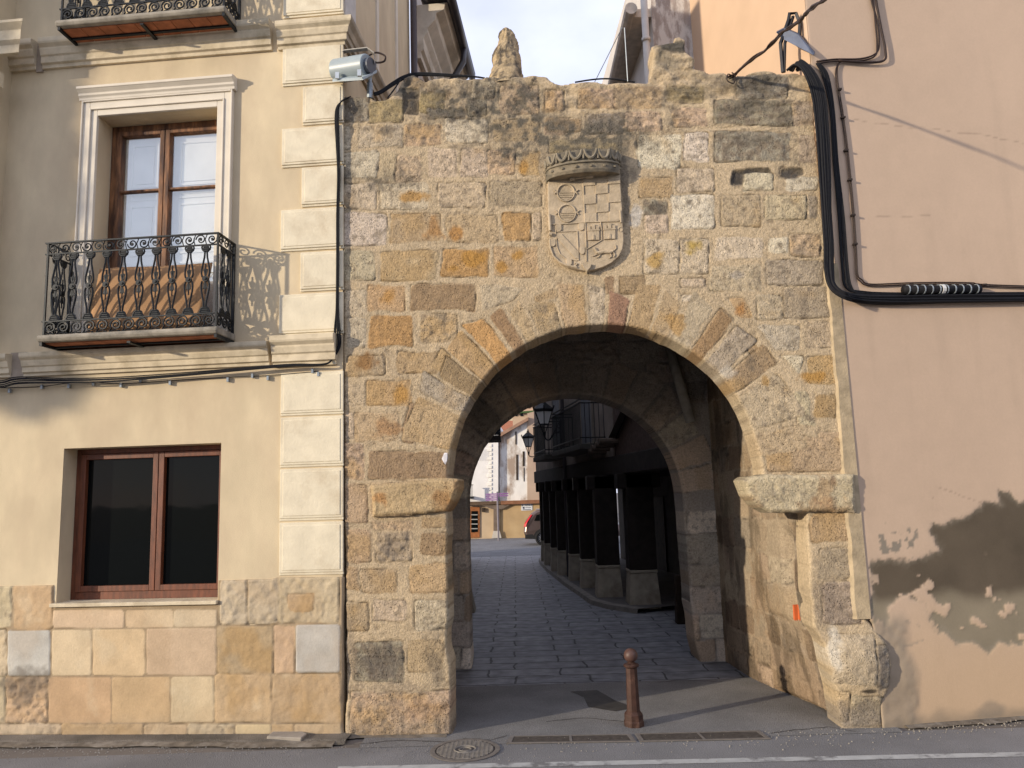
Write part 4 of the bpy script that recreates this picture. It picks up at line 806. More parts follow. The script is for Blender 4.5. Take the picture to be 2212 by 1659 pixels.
# ================================================================== pink building
pk = empty('pink_house', PF.p(1.5, 0, 0), 'pink rendered house wall with a dark peeled damp patch near the ground', 'house')
STP = [('E', 1062, 655), ('E', 1150, 660), ('E', 1250, 650), ('E', 1350, 620), ('E', 1405, 600), ('E', 1360, 540), ('E', 1350, 470), ('E', 1420, 480), ('E', 1500, 450), ('E', 1590, 410), ('E', 1620, 365), ('E', 1690, 375), ('E', 1685, 310), ('E', 1740, 330), ('E', 1780, 370), ('E', 1810, 360), ('E', 1900, 340), ('E', 2100, 380), ('E', 2250, 520), ('E', 2300, 800), ('E', 2150, 1000), ('E', 2000, 1060), ('E', 1820, 1075), ('E', 1700, 1060), ('E', 1640, 1110), ('E', 1560, 1060), ('E', 1480, 1060), ('E', 1430, 1000), ('E', 1380, 1000), ('E', 1330, 870), ('E', 1230, 830), ('E', 1160, 870), ('E', 1150, 960), ('E', 1110, 1060), ('E', 1080, 1040)]
stp = [g(f, x, y, PF) for f, x, y in STP]
def pkpost(U, Z, h, col, al):
    base = np.array((.57, .42, .30)); c = base*(1+.07*fbm(U*.8, Z*.8, 3, 4)+.035*fbm(U*9, Z*9, 4, 4)-.05*sst(.1, .6, fbm(U*5, Z*.45, 44, 4)))[..., None]
    lowm = sst(1.5, .3, Z+.3*fbm(U*1.2, Z*1.2, 6, 3))*.55; c = c*(1-lowm[..., None]) + np.array((.55, .385, .225))*lowm[..., None]
    d = polysdf(U+.03*fbm(U*9, Z*9, 8, 4), Z+.04*fbm(U*7, Z*7, 9, 5), stp) + .035*fbm(U*16, Z*16, 10, 4)
    d = d+.02*fbm(U*40, Z*40, 19, 3); m = sst(-.012, .022, d); g1 = fbm(U*3, Z*3, 12, 5)
    dk = np.array((.115, .090, .062))[None, None, :]*(1+.25*g1)[..., None]; gr = np.array((.27, .225, .155))[None, None, :]*(1+.15*g1)[..., None]
    low = sst(1.32, 1.12, Z+.10*g1); dk = dk*(1-low[..., None])+gr*low[..., None]
    spots = sst(.30, .36, fbm(U*5.5+3, Z*5.5, 14, 4)+.12*sst(1.55, 1.15, Z))*sst(1.7, 1.3, Z)*m
    ed = sst(.07, 0, d)*.35; dk = dk*(1-ed[..., None])+np.array((.30, .26, .20))*ed[..., None]
    m2 = m*(1-spots); c = c*(1-m2[..., None])+dk*m2[..., None]
    # flaked islands up-left of the patch
    uu, zz = g('E', 1190, 560, PF); fl = sst(.12, .20, fbm(U*13, Z*13, 15, 4)-.5*np.clip(np.hypot((U-uu)/.30, (Z-zz)/.16)-.55, 0, 3))*(1-m); c = c*(1-fl[..., None])+np.array((.26, .22, .17))*fl[..., None]
    uu, zz = g('E', 1240, 1010, PF); r_ = np.hypot((U-uu)/.22, (Z-zz)/.13); fl = sst(.0, .1, fbm(U*10, Z*10, 18, 4)-1.2*np.clip(r_-.8, 0, 3))*sst(.75, .95, r_+.2*fbm(U*8, Z*8, 3, 3)) *.6; c = c*(1-fl[..., None])+np.array((.30, .25, .19))*fl[..., None]
    # hairline cracks
    for (x0, y0, x1, y1, s) in ((1220, 655, 2206, 780, 'D'), (1390, 1200, 1690, 1200, 'D'), (2160, 780, 2206, 670, 'D'), (1370, 360, 1340, 600, 'E'), (1390, 300, 1600, 370, 'E')):
        a = np.array(g(s, x0, y0, PF)); b = np.array(g(s, x1, y1, PF)); e = b-a; l = e@e; t = np.clip(((U-a[0])*e[0]+(Z-a[1])*e[1])/l, 0, 1)
        dd = np.hypot(U-a[0]-t*e[0], Z-a[1]-t*e[1]+.05*fbm(U*3, Z*3, 21, 4)); q = sst(.009, .003, dd)*.35; c = c*(1-q[..., None])+np.array((.22, .15, .11))*q[..., None]
    f = sst(.16, .0, Z+.08*fbm(U*4, Z*6, 23, 4))*.6; c = c*(1-f[..., None])+np.array((.20, .17, .13))*f[..., None]
    uu, zz = g('E', 1650, 1390, PF); f = sst(0, .5, 1-np.hypot((U-uu)/.22, (Z-zz)/.12)+.5*fbm(U*6, Z*6, 25, 4))*.55; c = c*(1-f[..., None])+np.array((.22, .19, .15))*f[..., None]
    h2 = .004*fbm(U*1.2, Z*1.2, 27, 3) - m2*.006 + fl*0
    # rough grey apron where the render meets the gateway foot
    e = sst(.55, .42, U+.12*fbm(U*4, Z*4, 29, 4))*sst(1.15, .95, Z)*.75; c = c*(1-e[..., None])+np.array((.27, .225, .17))[None, None, :]*(1+.3*g1)[..., None]*e[..., None]; h2 = h2+e*(.012*fbm(U*12, Z*12, 31, 4)+.01)
    return h2, c, al*0
relief('wall', PF, [(.12, -.05), (5.2, -.05), (5.2, 10.5), (.0, 10.5), (.0, 5.8), (.07, 5.7), (.07, 1.1), (.12, 1.0)], [], .02, PINKM, pk, back=.05, edge=.004, jit=.0, rough=.0, post=pkpost)
# mortar strip between gate and pink wall, facing left
ms = MB(); 
for i in range(28):
    pass
zz_ = np.linspace(1.05, 4.75, 50); vs = []
for z in zz_:
    w = .03*float(fbm(np.array([1.3]), np.array([z*5]), 61, 5)[0]); t = float(sst(1.2, 3.6, np.array(z))); wd = .085-.035*t
    vs += [GF.p(5.27-wd+w, -.01, z), GF.p(5.27-wd*.45+w*.6, .028+w*.4, z), PF.p(.10, .010, z)]
ms.add(vs, [(i*3+j, i*3+j+1, (i+1)*3+j+1, (i+1)*3+j) for i in range(49) for j in range(2)]); ms.build('mortar_strip', mk('lime_mortar', (.42, .33, .21), .95, .2, 9, .8, 30), pk, smooth=False)
# left-facing side wall of the pink house (runs back behind the gateway)
c0_ = np.array(PF.p(0, 0, 0)); c1_ = np.array([3.02, 11.3, 0]); PSy = math.degrees(atan2(*( (c0_-c1_)[1::-1])))
PS = Frame(c1_, PSy); PSL = float(np.hypot(*(c0_-c1_)[:2]))
mb = MB(); mb.add([PS.p(-.0, 0, 5.3), PS.p(PSL, 0, 5.3), PS.p(PSL, 0, 10.5), PS.p(0, 0, 10.5)], [(0, 1, 2, 3)]); mb.build('side_wall', mk('salmon_render', (.56, .39, .26), .9, .05, 2, .08, 80), pk)
# neighbour house beyond: peeling grey end wall, white side, downpipe, eave
NF = Frame((PS.p(0, 0, 0)[0], 11.3), 0); nb = empty('grey_gabled_house', (2.3, 12.5, 5), 'white house with peeling grey end wall and pale downpipe behind the gateway top', 'house')
n0_, n1_ = NF.uz(1412, 100)[0], .02
mb = MB(); mb.fbox(NF, n0_, n1_+.3, -.3, .0, 4.8, 11.5); mb.build('end_wall', mk('peeling_render', (.34, .29, .26), .95, .15, 4, .6, 30, col2=(.56, .52, .48), c2pos=(.46, .56), stretch=(5, 5, 1.6)), nb)
NS = Frame(NF.p(n0_, 0, 0), 92); mb = MB(); mb.add([NS.p(0, 0, 4.8), NS.p(9, 0, 4.8), NS.p(9, 0, 11.5), NS.p(0, 0, 11.5)], [(0, 1, 2, 3)]); mb.build('wall', mk('white_house_wall', (.50, .46, .42), .9, .08, 3), nb)
sd_ = Frame(NF.p(n0_-.02, 0, 0), 92)
for i_, (a_, b_) in enumerate(((1.2, 2.0), (3.4, 4.2))):
    mb = MB(); mb.fbox(Frame(NF.p(n0_, 0, 0), -88), -b_, -a_, -.02, .05, 6.3, 8.2); mb.build('window', DARKW, nb)
q0 = NF.P(1392, 20, .25); q1 = NF.P(1402, 178, .25)
mb = MB(); mb.tube([(NF.P(1391, 0, .18)[0], 11.12, 11), (q1[0], 11.12, 4.9)], .055, 12); mb.lathe([(.07, 0), (.07, .06)], (NF.P(1396, 90, .18)[0], 11.12, NF.uz(1396, 90, .18)[1]), 12); mb.build('downpipe', mk('pale_pipe', (.50, .47, .43), .6, .08, 5), nb, smooth=True)
e0 = np.array(NF.p(n0_-.35, .6, 0)); ez = NF.uz(1350, 55, -.2)[1]
mb = MB(); mb.box(n0_+NF.o[0]-.30, n0_+NF.o[0]+.0, 11.32, 20, ez+.02, ez+.16); mb.tube([(n0_+NF.o[0]-.34, 11.2, ez+.1), (n0_+NF.o[0]-.34, 20, ez+.1)], .10, 10); mb.build('eave', mk('eave_timber', (.55, .48, .40), .8, .2, 8), nb)
mb = MB(); mb.box(n0_+NF.o[0]-.3, 4.5, 11.65, 20, ez+.17, ez+.3); mb.build('roof', BRICKT, nb)
mb = MB(); x_ = GF.P(1349, 60, -.2); y_ = GF.P(1356, 176, -.2); mb.tube([x_, y_], .006, 5); mb.tube([(x_[0]-.03, x_[1], x_[2]), (x_[0]-.06, x_[1]+3, x_[2]+.9)], .006, 5); mb.build('thin_wire', STEEL, None, label='thin wire dropping from the eave to the gateway top', cat='wire')
# ================================================================== rear wing of the cream house
rw = empty('rear_house', SD.p(8, 0, 5), 'house behind the gateway with heavy moulded eaves and black gutter', 'house')
ov = .62
uE, zE = SD.uz(982, 0, ov); uE2, zE2 = SD.uz(1006, 160, ov); ze = (zE+zE2)/2
wall_n = .0; ur0 = SD.uz(*z2v('T', 800, 300))[0]
UE = max(uE, uE2)+.8
mb = MB(); mb.add([SD.p(ur0-.1, .0, 5.3), SD.p(UE, .0, 5.3), SD.p(UE, .0, ze+.5), SD.p(ur0-.1, .0, ze+.5)], [(0, 1, 2, 3)]); mb.build('wall', mk('grey_pink_render', (.50, .43, .37), .9, .08, 3), rw)
cm = mk('eave_moulding', (.60, .53, .43), .85, .12, 5, .2, 40, col2=(.40, .33, .24), c2pos=(.5, .75))
mb = MB(); mb.profile(SD, ur0+.05, UE, [(-.02, ze-1.0), (.08, ze-1.0), (.08, ze-.88), (.13, ze-.84), (.13, ze-.62), (.20, ze-.52), (.20, ze-.44), (.34, ze-.30), (.36, ze-.18), (.50, ze-.12), (.52, ze-.02), (.56, ze), (-.02, ze)], 0, 0); mb.build('eave_cornice', cm, rw)
for i in range(1):
    a_ = ur0+1.0+i*3.0
    mb = MB(); frame_rect(mb, SD, a_, a_+1.2, 5.2, ze-1.25, .14, -.01, .06); fw_ = mb.build('window_surround', SURR, rw); mb = MB(); mb.fbox(SD, a_+.14, a_+1.06, -.005, .01, 5.2, ze-1.4); mb.build('window', GLASSD, rw)
gm = mk('black_gutter', (.035, .030, .032), .4, .2, 8, spec=.5)
mb = MB(); mb.tube([SD.p(ur0-.3, ov+.02, ze+.02), SD.p(UE, ov+.02, ze+.02)], .075, 10); mb.fbox(SD, ur0-.3, UE, .1, ov+.09, ze+.07, ze+.10)
mb.tube([SD.p(SD.uz(1000, 120, ov)[0], ov+.02, ze-.02), SD.p(SD.uz(1000, 120, ov)[0], ov+.0, ze-.3), SD.p(SD.uz(1000, 120, ov)[0], ov*.2+.1, ze-.95), SD.p(SD.uz(1000, 120, ov)[0], .1, 4.5)], .06, 10); mb.build('gutter', gm, rw, smooth=True)
ud = SD.uz(*z2v('T', 780, 300), .08)[0]
mb = MB(); mb.tube([SD.p(ud, .09, 4), SD.p(ud, .09, 11.5)], .055, 12)
for z_ in (6.5, 8.0, 9.2): mb.lathe([(.068, 0), (.068, .06)], SD.p(ud, .09, z_), 12)
mb.build('downpipe', mk('brown_pipe', (.055, .038, .036), .5, .15, 8), rw, smooth=True)
# ================================================================== ground
GRD = mk('earth', (.16, .14, .12), .95, .15, .5, .2, 20)
mb = MB(); mb.add([(-900, -900, -.012), (900, -900, -.012), (900, 900, -.012), (-900, 900, -.012)], [(0, 1, 2, 3)]); mb.build('ground', GRD, None, kind='structure')
def asphalt(name, c, c2, var=.12, pos=(.5, .75)):
    m = mk(name, c, .92, var, 1.3, 0, 0, col2=c2, c2pos=pos, spec=.2); n = m.node_tree; N = n.nodes; Lk = n.links; b = N['Principled BSDF']
    tc = N.new('ShaderNodeTexCoord'); v = N.new('ShaderNodeTexVoronoi'); v.inputs['Scale'].default_value = 95; Lk.new(tc.outputs['Object'], v.inputs[0])
    z = N.new('ShaderNodeTexNoise'); z.inputs['Scale'].default_value = 160; z.inputs['Detail'].default_value = 3; Lk.new(tc.outputs['Object'], z.inputs[0])
    bp = N.new('ShaderNodeBump'); bp.inputs['Strength'].default_value = .8; bp.inputs['Distance'].default_value = .008; Lk.new(v.outputs['Distance'], bp.inputs['Height']); Lk.new(bp.outputs[0], b.inputs['Normal'])
    src = b.inputs['Base Color'].links[0].from_socket; mr = N.new('ShaderNodeMapRange'); mr.inputs[1].default_value = .3; mr.inputs[2].default_value = .7; mr.inputs[3].default_value = .62; mr.inputs[4].default_value = 1.35; Lk.new(z.outputs[0], mr.inputs[0])
    s = N.new('ShaderNodeVectorMath'); s.operation = 'SCALE'; Lk.new(src, s.inputs[0]); Lk.new(mr.outputs[0], s.inputs['Scale']); Lk.new(s.outputs[0], b.inputs['Base Color']); return m
ASP = asphalt('asphalt', (.215, .210, .208), (.16, .155, .152), pos=(.42, .72)); APR = asphalt('gateway_concrete', (.205, .198, .190), (.145, .142, .138), .2)
mb = MB(); mb.add([(-60, -30, 0), (60, -30, 0), (60, 7.92, 0), (-60, 7.92, 0)], [(0, 1, 2, 3)]); mb.build('road', ASP, None, kind='structure')
mb = MB(); mb.add([(-1.6, 7.9, .004), (3.7, 7.88, .004), (3.7, 10.2, .004), (-1.6, 10.2, .004)], [(0, 1, 2, 3)]); mb.build('gateway_apron', APR, None, kind='structure')
# cracked concrete strip at the foot of the left house
rowL = MB(); vs = []; K2 = 90
for i in range(K2+1):
    u = UL-1+ (6.0)*i/K2; e = .04*float(fbm(np.array([u*2.2]), np.array([.3]), 4, 5)[0])
    vs += [LF.p(u, -.05, .035), LF.p(u, .20+e, .03), LF.p(u, .27+e*1.6, .001)]
rowL.add(vs, [(i*3+j, i*3+j+1, (i+1)*3+j+1, (i+1)*3+j) for i in range(K2) for j in range(2)]); rowL.build('pavement', asphalt('cracked_concrete', (.20, .175, .145), (.10, .088, .07), .25, (.45, .6)), None, kind='structure')
st_ = [ground(x, y) for x, y in ((575, 1603), (592, 1588), (645, 1588), (662, 1596), (650, 1606))]
mb = MB(); mb.v = [(p[0], p[1], .012) for p in st_] + [(p[0]*.998, p[1], .055) for p in st_]; k_ = 5; mb.f = [tuple(range(5, 10))] + [(i, (i+1) % 5, (i+1) % 5+5, i+5) for i in range(5)]
mb.build('loose_stone_slab', mk('slab_stone', (.30, .265, .22), .9, .15, 9, .3), None, bevel=.01, label='flat pale stone slab on the pavement at the cream house corner', cat='stone')
DIRT = mk('gutter_dirt', (.15, .125, .095), .95, .4, 9, .6, 60, col2=(.26, .23, .19), c2pos=(.5, .65))
for nm_, fr_, u0_, u1_, n0_ in (('gutter_dirt', LF, UL-1, .0, .24), ('gutter_dirt', GF, .02, 1.06, .0), ('gutter_dirt', PF, .35, 3.6, .0)):
    vs = []; K3 = 80
    for i in range(K3+1):
        u = u0_+(u1_-u0_)*i/K3; e = .09+.08*float(fbm(np.array([u*3.1]), np.array([.7]), 14, 5)[0]); vs += [fr_.p(u, n0_-.02, .022), fr_.p(u, n0_+e*.5, .012), fr_.p(u, n0_+e, .0045)]
    mb = MB(); mb.add(vs, [(i*3+j, i*3+j+1, (i+1)*3+j+1, (i+1)*3+j) for i in range(K3) for j in range(2)]); mb.build(nm_, DIRT, None, kind='structure')
rn_ = np.random.RandomState(4); gv = []; gf = []
for i in range(900):
    t_ = rn_.rand(); x_ = -5.5+t_*11; y_ = 8.05-.035*x_*0 - abs(rn_.normal())*.28; s_ = .004+.007*rn_.rand()
    if x_ < -1.8: y_ = 8.25-.087*(x_+1.85)-.28-abs(rn_.normal())*.22
    if x_ > 3.4: y_ = 7.95+.13*(x_-3.4)-abs(rn_.normal())*.15
    b_ = len(gv); gv += [(x_+s_*cos(a), y_+s_*sin(a), .002) for a in (0, 2.1, 4.2)]+[(x_, y_, .002+s_*1.2)]; gf += [(b_, b_+1, b_+3), (b_+1, b_+2, b_+3), (b_+2, b_, b_+3)]
mb = MB(); mb.v = gv; mb.f = gf; o_ = mb.build('road_grit', mk('grit', (.36, .32, .26), .9, .3, 3), None, kind='structure'); o_['kind'] = 'stuff'; o_['label'] = 'loose pale grit scattered along the foot of the walls'; o_['category'] = 'gravel'
CRK = mk('crack_dark', (.045, .04, .035), 1, .2, 9, 0)
for ci, pts_ in enumerate((((1000, 1596), (1060, 1600), (1096, 1590)), ((1665, 1585), (1720, 1578), (1790, 1572), (1850, 1582)), ((740, 1612), (860, 1600), (960, 1604)), ((1180, 1560), (1260, 1552), (1350, 1560)), ((1420, 1475), (1480, 1470), (1560, 1474)), ((1050, 1470), (1180, 1462), (1320, 1468)), ((1230, 1442), (1330, 1440), (1400, 1444)))):
    q_ = cr0_ = [np.array(ground(x, y)) for x, y in pts_]; vs = []; n_ = 26
    for i in range(n_+1):
        t = i/n_*(len(q_)-1); k_ = min(int(t), len(q_)-2); p = q_[k_]+(q_[k_+1]-q_[k_])*(t-k_); e = .03*float(fbm(np.array([t*9.]), np.array([ci*3.1]), 5, 4)[0]); w_c = .004+.006*abs(float(fbm(np.array([t*13.]), np.array([ci*2.1]), 6, 3)[0]))
        vs += [(p[0], p[1]+e-w_c, .0085), (p[0], p[1]+e+w_c, .0085)]
    mb = MB(); mb.add(vs, [(i*2, i*2+2, i*2+3, i*2+1) for i in range(n_)]); mb.build('road_crack', CRK, None, kind='structure')
# painted line
l0, l1 = ground(1500, 1645), ground(2212, 1630); d_ = l1-l0; d_ /= np.linalg.norm(d_); nrm = np.array([-d_[1], d_[0], 0])*.055
a_, b_ = l0-d_*3.2, l1+d_*25
PAINT = mk('worn_road_paint', (.42, .42, .40), .8, .12, 8, .2, 60, col2=(.17, .165, .16), c2pos=(.52, .62))
mb = MB(); mb.add([tuple(a_-nrm+np.array([0, 0, .004])), tuple(b_-nrm+np.array([0, 0, .004])), tuple(b_+nrm+np.array([0, 0, .004])), tuple(a_+nrm+np.array([0, 0, .004]))], [(0, 1, 2, 3)]); mb.build('road_marking', PAINT, None, kind='structure')
# stone paving of the street behind the gate
def paving():
    m, n, b = nm('stone_paving'); N = n.nodes; Lk = n.links
    tc = N.new('ShaderNodeTexCoord'); nz_ = N.new('ShaderNodeTexNoise'); nz_.inputs['Scale'].default_value = 2.2; Lk.new(tc.outputs['Object'], nz_.inputs[0])
    mxv = N.new('ShaderNodeMix'); mxv.data_type = 'VECTOR'; mxv.inputs[0].default_value = .13; Lk.new(tc.outputs['Object'], mxv.inputs[4]); Lk.new(nz_.outputs['Color'], mxv.inputs[5])
    br = N.new('ShaderNodeTexBrick'); br.inputs['Scale'].default_value = 1; br.inputs['Mortar Size'].default_value = .014; br.inputs['Mortar Smooth'].default_value = .3; br.inputs['Brick Width'].default_value = .85; br.inputs['Row Height'].default_value = .36
    br.inputs['Color1'].default_value = (.26, .26, .27, 1); br.inputs['Color2'].default_value = (.20, .203, .215, 1); br.inputs['Mortar'].default_value = (.07, .07, .072, 1); br.offset = .37; Lk.new(mxv.outputs[1], br.inputs[0])
    z = N.new('ShaderNodeTexNoise'); z.inputs['Scale'].default_value = 5; z.inputs['Detail'].default_value = 7; Lk.new(tc.outputs['Object'], z.inputs[0])
    mr = N.new('ShaderNodeMapRange'); mr.inputs[1].default_value = .3; mr.inputs[2].default_value = .7; mr.inputs[3].default_value = .65; mr.inputs[4].default_value = 1.3; Lk.new(z.outputs[0], mr.inputs[0])
    s = N.new('ShaderNodeVectorMath'); s.operation = 'SCALE'; Lk.new(br.outputs[0], s.inputs[0]); Lk.new(mr.outputs[0], s.inputs['Scale']); Lk.new(s.outputs[0], b.inputs['Base Color'])
    sb = N.new('ShaderNodeMath'); sb.operation = 'MULTIPLY_ADD'; sb.inputs[1].default_value = -1.2; Lk.new(br.outputs['Fac'], sb.inputs[0]); Lk.new(z.outputs[0], sb.inputs[2])
    bp = N.new('ShaderNodeBump'); bp.inputs['Strength'].default_value = .9; bp.inputs['Distance'].default_value = .02; Lk.new(sb.outputs[0], bp.inputs['Height']); Lk.new(bp.outputs[0], b.inputs['Normal']); b.inputs['Roughness'].default_value = .62; b.inputs['Specular IOR Level'].default_value = .35
    return m
PAVE = paving()
mb = MB(); mb.add([(-12, 10.1, .0), (14, 10.1, .0), (14, 31, .0), (-12, 31, .0)], [(0, 1, 2, 3)]); mb.build('street_paving', PAVE, None, kind='structure')
mb = MB(); mb.add([(-30, 30.9, .0), (40, 30.9, .0), (40, 60, .0), (-30, 60, .0)], [(0, 1, 2, 3)]); mb.build('square', asphalt('square_asphalt', (.20, .20, .205), (.16, .16, .165)), None, kind='structure')
for (x0, x1, y) in ((1.0, 2.5, 10.0),): pass
# tar patch beside the bollard
tp = [ground(x, y) for x, y in ((1232, 1495), (1290, 1492), (1330, 1515), (1370, 1530), (1330, 1538), (1270, 1528), (1262, 1508))]
mb = MB(); mb.v = [(p[0], p[1], .008) for p in tp]; mb.f = [tuple(range(len(tp)))]; mb.build('tar_patch', mk('tar', (.055, .048, .04), .6, .3, 6, .3, 60), None, kind='structure')
# ================================================================== bollard
bc = ground(1370, 1568); bl = empty('iron_bollard', (bc[0], bc[1], .004), 'rust-brown iron bollard with a ball top standing in front of the archway', 'bollard')
def bz_(y): return CAMH + (bc[1])*(ray(1367, y)[2]/ray(1367, y)[1])
RUST = mk('brown_bollard_paint', (.052, .024, .016), .6, .3, 14, .45, 50, col2=(.12, .065, .045), c2pos=(.55, .68), spec=.3)
o3 = (bc[0], bc[1], 0); zt = bz_(1400); sc_ = zt/.86
mb = MB(); mb.lathe([(.105, 0), (.105, .05), (.10, .06), (.098, .12), (.085, .135), (.075, .15)], o3, 8, pi/8); mb.build('base', RUST, bl, bevel=.004)
zs_ = zt-.14-.055; mb = MB(); mb.lathe([(.070, .145), (.060, zs_-.02), (.058, zs_)], o3, 8, pi/8); mb.build('shaft', RUST, bl, bevel=.003)
mb = MB(); mb.lathe([(.060, zs_), (.078, zs_+.012), (.082, zs_+.03), (.070, zs_+.04), (.045, zs_+.045), (.030, zs_+.06), (.028, zs_+.075)], o3, 16); mb.build('collar', RUST, bl, smooth=False, bevel=.002)
rb_ = .072; mb = MB(); mb.lathe([(rb_*sin(a) + .0005, zs_+.052+rb_-rb_*cos(a)) for a in np.linspace(.02, pi-.02, 20)], o3, 24); mb.build('ball', mk('ball_paint', (.085, .044, .034), .5, .15, 14, .15, 70, spec=.4), bl, smooth=True)
# ================================================================== drain grates and manhole
GRT = mk('grate_iron', (.065, .055, .048), .7, .3, 20, .2, 60); HOLE = mk('drain_void', (.006, .006, .006), 1, 0, 5, 0)
def grate(c, lab):
    q = [ground(x, y) for x, y in c]; e = empty('drain_grate', (float(np.mean([p[0] for p in q])), float(np.mean([p[1] for p in q])), .004), lab, 'drain grate')
    bl_ = lambda s, t, z=.010: tuple(((q[0]*(1-s)+q[1]*s)*(1-t)+(q[3]*(1-s)+q[2]*s)*t)+np.array([0, 0, z]))
    def qd(mb, s0, s1, t0, t1, z0=.006, z1=.013): mb.box8([bl_(s0, t0, z0), bl_(s1, t0, z0), bl_(s1, t0, z1), bl_(s0, t0, z1), bl_(s0, t1, z0), bl_(s1, t1, z0), bl_(s1, t1, z1), bl_(s0, t1, z1)])
    mb = MB(); qd(mb, 0, 1, 0, .1); qd(mb, 0, 1, .9, 1); qd(mb, 0, .035, .1, .9); qd(mb, .965, 1, .1, .9); qd(mb, .49, .51, .1, .9); mb.build('frame', mk('worn_steel_frame', (.17, .15, .13), .6, .2, 12), e)
    mb = MB(); mb.add([bl_(.02, .05, .0055), bl_(.98, .05, .0055), bl_(.98, .95, .0055), bl_(.02, .95, .0055)], [(0, 1, 2, 3)]); mb.build('pit', HOLE, e)
    for s0, s1 in ((.035, .49), (.51, .965)):
        mb = MB()
        for i in range(7): qd(mb, s0, s1, .14+i*.112, .14+i*.112+.055, .006, .012)
        mb.build('grille', GRT, e)
grate([(1094, 1608), (1375, 1604), (1362, 1588), (1102, 1592)], 'long iron drain grate left of the bollard foot')
grate([(1382, 1604), (1666, 1598), (1640, 1580), (1372, 1587)], 'long iron drain grate right of the bollard foot')
mc = (ground(930, 1621)+ground(1080, 1621))/2; mr_ = abs(ground(1080, 1621)[0]-ground(930, 1621)[0])/2
e = empty('manhole_cover', (mc[0], mc[1], .004), 'round patterned iron manhole cover set in the asphalt', 'manhole cover')
mb = MB(); mb.lathe([(mr_*.86, .004), (mr_*.86, .009), (mr_, .009), (mr_, .004)], (mc[0], mc[1], 0), 48); mb.build('rim', mk('cover_rim', (.16, .14, .12), .8, .2, 10), e)
mb = MB(); mb.lathe([(mr_*.84, .004), (mr_*.84, .007)], (mc[0], mc[1], 0), 48); cvr = mb.build('lid', mk('cover_iron', (.10, .088, .078), .7, .25, 14), e)
mb = MB()
for i in range(-7, 8):
    y = i*mr_*.11; hw_ = sqrt(max(0, (mr_*.8)**2-y*y)); hi_ = sqrt(max(0, (mr_*.30)**2-y*y))
    for a, b in ((-hw_, -hi_), (hi_, hw_)): 
        if b-a > .02: mb.box(mc[0]+a, mc[0]+b, mc[1]+y-.009, mc[1]+y+.009, .006, .012)
for i in range(-6, 7):
    x = i*mr_*.13; hw_ = sqrt(max(0, (mr_*.8)**2-x*x)); hi_ = sqrt(max(0, (mr_*.30)**2-x*x))
    for a, b in ((-hw_, -hi_), (hi_, hw_)): 
        if b-a > .02: mb.box(mc[0]+x-.006, mc[0]+x+.006, mc[1]+a, mc[1]+b, .006, .0125)
mb.tube([(mc[0]+mr_*.30*cos(a), mc[1]+mr_*.30*sin(a), .009) for a in np.linspace(0, 2*pi, 33)], .010, 5); mb.tube([(mc[0]+mr_*.17*cos(a), mc[1]+mr_*.17*sin(a), .009) for a in np.linspace(0, 2*pi, 25)], .008, 5)
mb.build('lid_pattern', mk('cover_worn', (.20, .18, .155), .6, .2, 14), e)
# ================================================================== cables
def path3(pts, fr, n, sm=6):
    """Catmull-Rom through picture-read points on plane fr at offset n (n may be a list)"""
    P_ = []
    for i, p in enumerate(pts):
        nn_ = n[i] if isinstance(n, (list, tuple)) else n
        u, z = g(*p, fr, nn_); P_.append(np.array(fr.p(u, nn_, z)))
    return cr(P_, sm)
def cr(P_, sm=6):
    P_ = [np.array(p, float) for p in P_]; Q = [2*P_[0]-P_[1]] + P_ + [2*P_[-1]-P_[-2]]; out = []
    for i in range(1, len(Q)-2):
        for j in range(sm):
            t = j/sm; out.append(.5*((2*Q[i])+(-Q[i-1]+Q[i+1])*t+(2*Q[i-1]-5*Q[i]+4*Q[i+1]-Q[i+2])*t*t+(-Q[i-1]+3*Q[i]-3*Q[i+1]+Q[i+2])*t**3))
    out.append(Q[-2]); return out
def wob(pts, r, sd_=0, f=.5):
    rn = random.Random(sd_); a = [rn.uniform(0, 6.28) for _ in range(6)]; out = []; s = 0
    for i, p in enumerate(pts):
        if i: s += np.linalg.norm(p-pts[i-1])
        out.append(p + r*np.array([sin(s*2.1*f+a[0])+.4*sin(s*6*f+a[1]), .5*sin(s*2.7*f+a[2]), sin(s*1.7*f+a[3])+.4*sin(s*5.3*f+a[4])]))
    return out
# thick bundle on the right
mb = MB(); rn = random.Random(5)
for i in range(13):
    o = (i-6)/6.0; oo = o*34
    pts = [('D', 900+i*6, 392), ('D', 960+oo*.4, 360-i*2), ('D', 1020+oo*.8, 400), ('D', 1070+oo*1.0, 520), ('D', 1090+oo, 700), ('D', 1105+oo*.95, 950), ('D', 1115+oo*.8, 1150), ('D', 1128+oo*.8, 1350), ('D', 1130+oo*.75, 1500), ('D', 1155+oo*.4, 1590-oo*.3), ('D', 1250, 1640-oo*.5), ('D', 1450, 1655-oo*.6), ('D', 1800, 1650-oo*.5), ('D', 2206, 1645-oo*.45), ('D', 4200, 1620-oo*.45)]
    nn_ = [-.02, .05, .09, .10, .10, .10, .10, .10, .10, .12, .16, .2, .22, .26, .3]
    base_ = path3(pts, GF, nn_, 6); 
    # follow the pink wall once past the corner
    pts2 = []
    for p in base_:
        u = float((p-PF.o) @ PF.u)
        if u > .1:
            v_ = p-CAM; t = np.dot(PF.nn, (PF.o+PF.nn*(.045+.012*(i % 3)))-CAM)/np.dot(PF.nn, v_); p = CAM+v_*t
        pts2.append(p)
    mb.tube(wob(pts2, .008, i), rn.choice([.010, .012, .014]), 6)
mb.build('cable_bundle', BLACKC, None, smooth=True, label='thick bundle of black cables bending round the gateway onto the pink wall', cat='cables')
mb = MB()
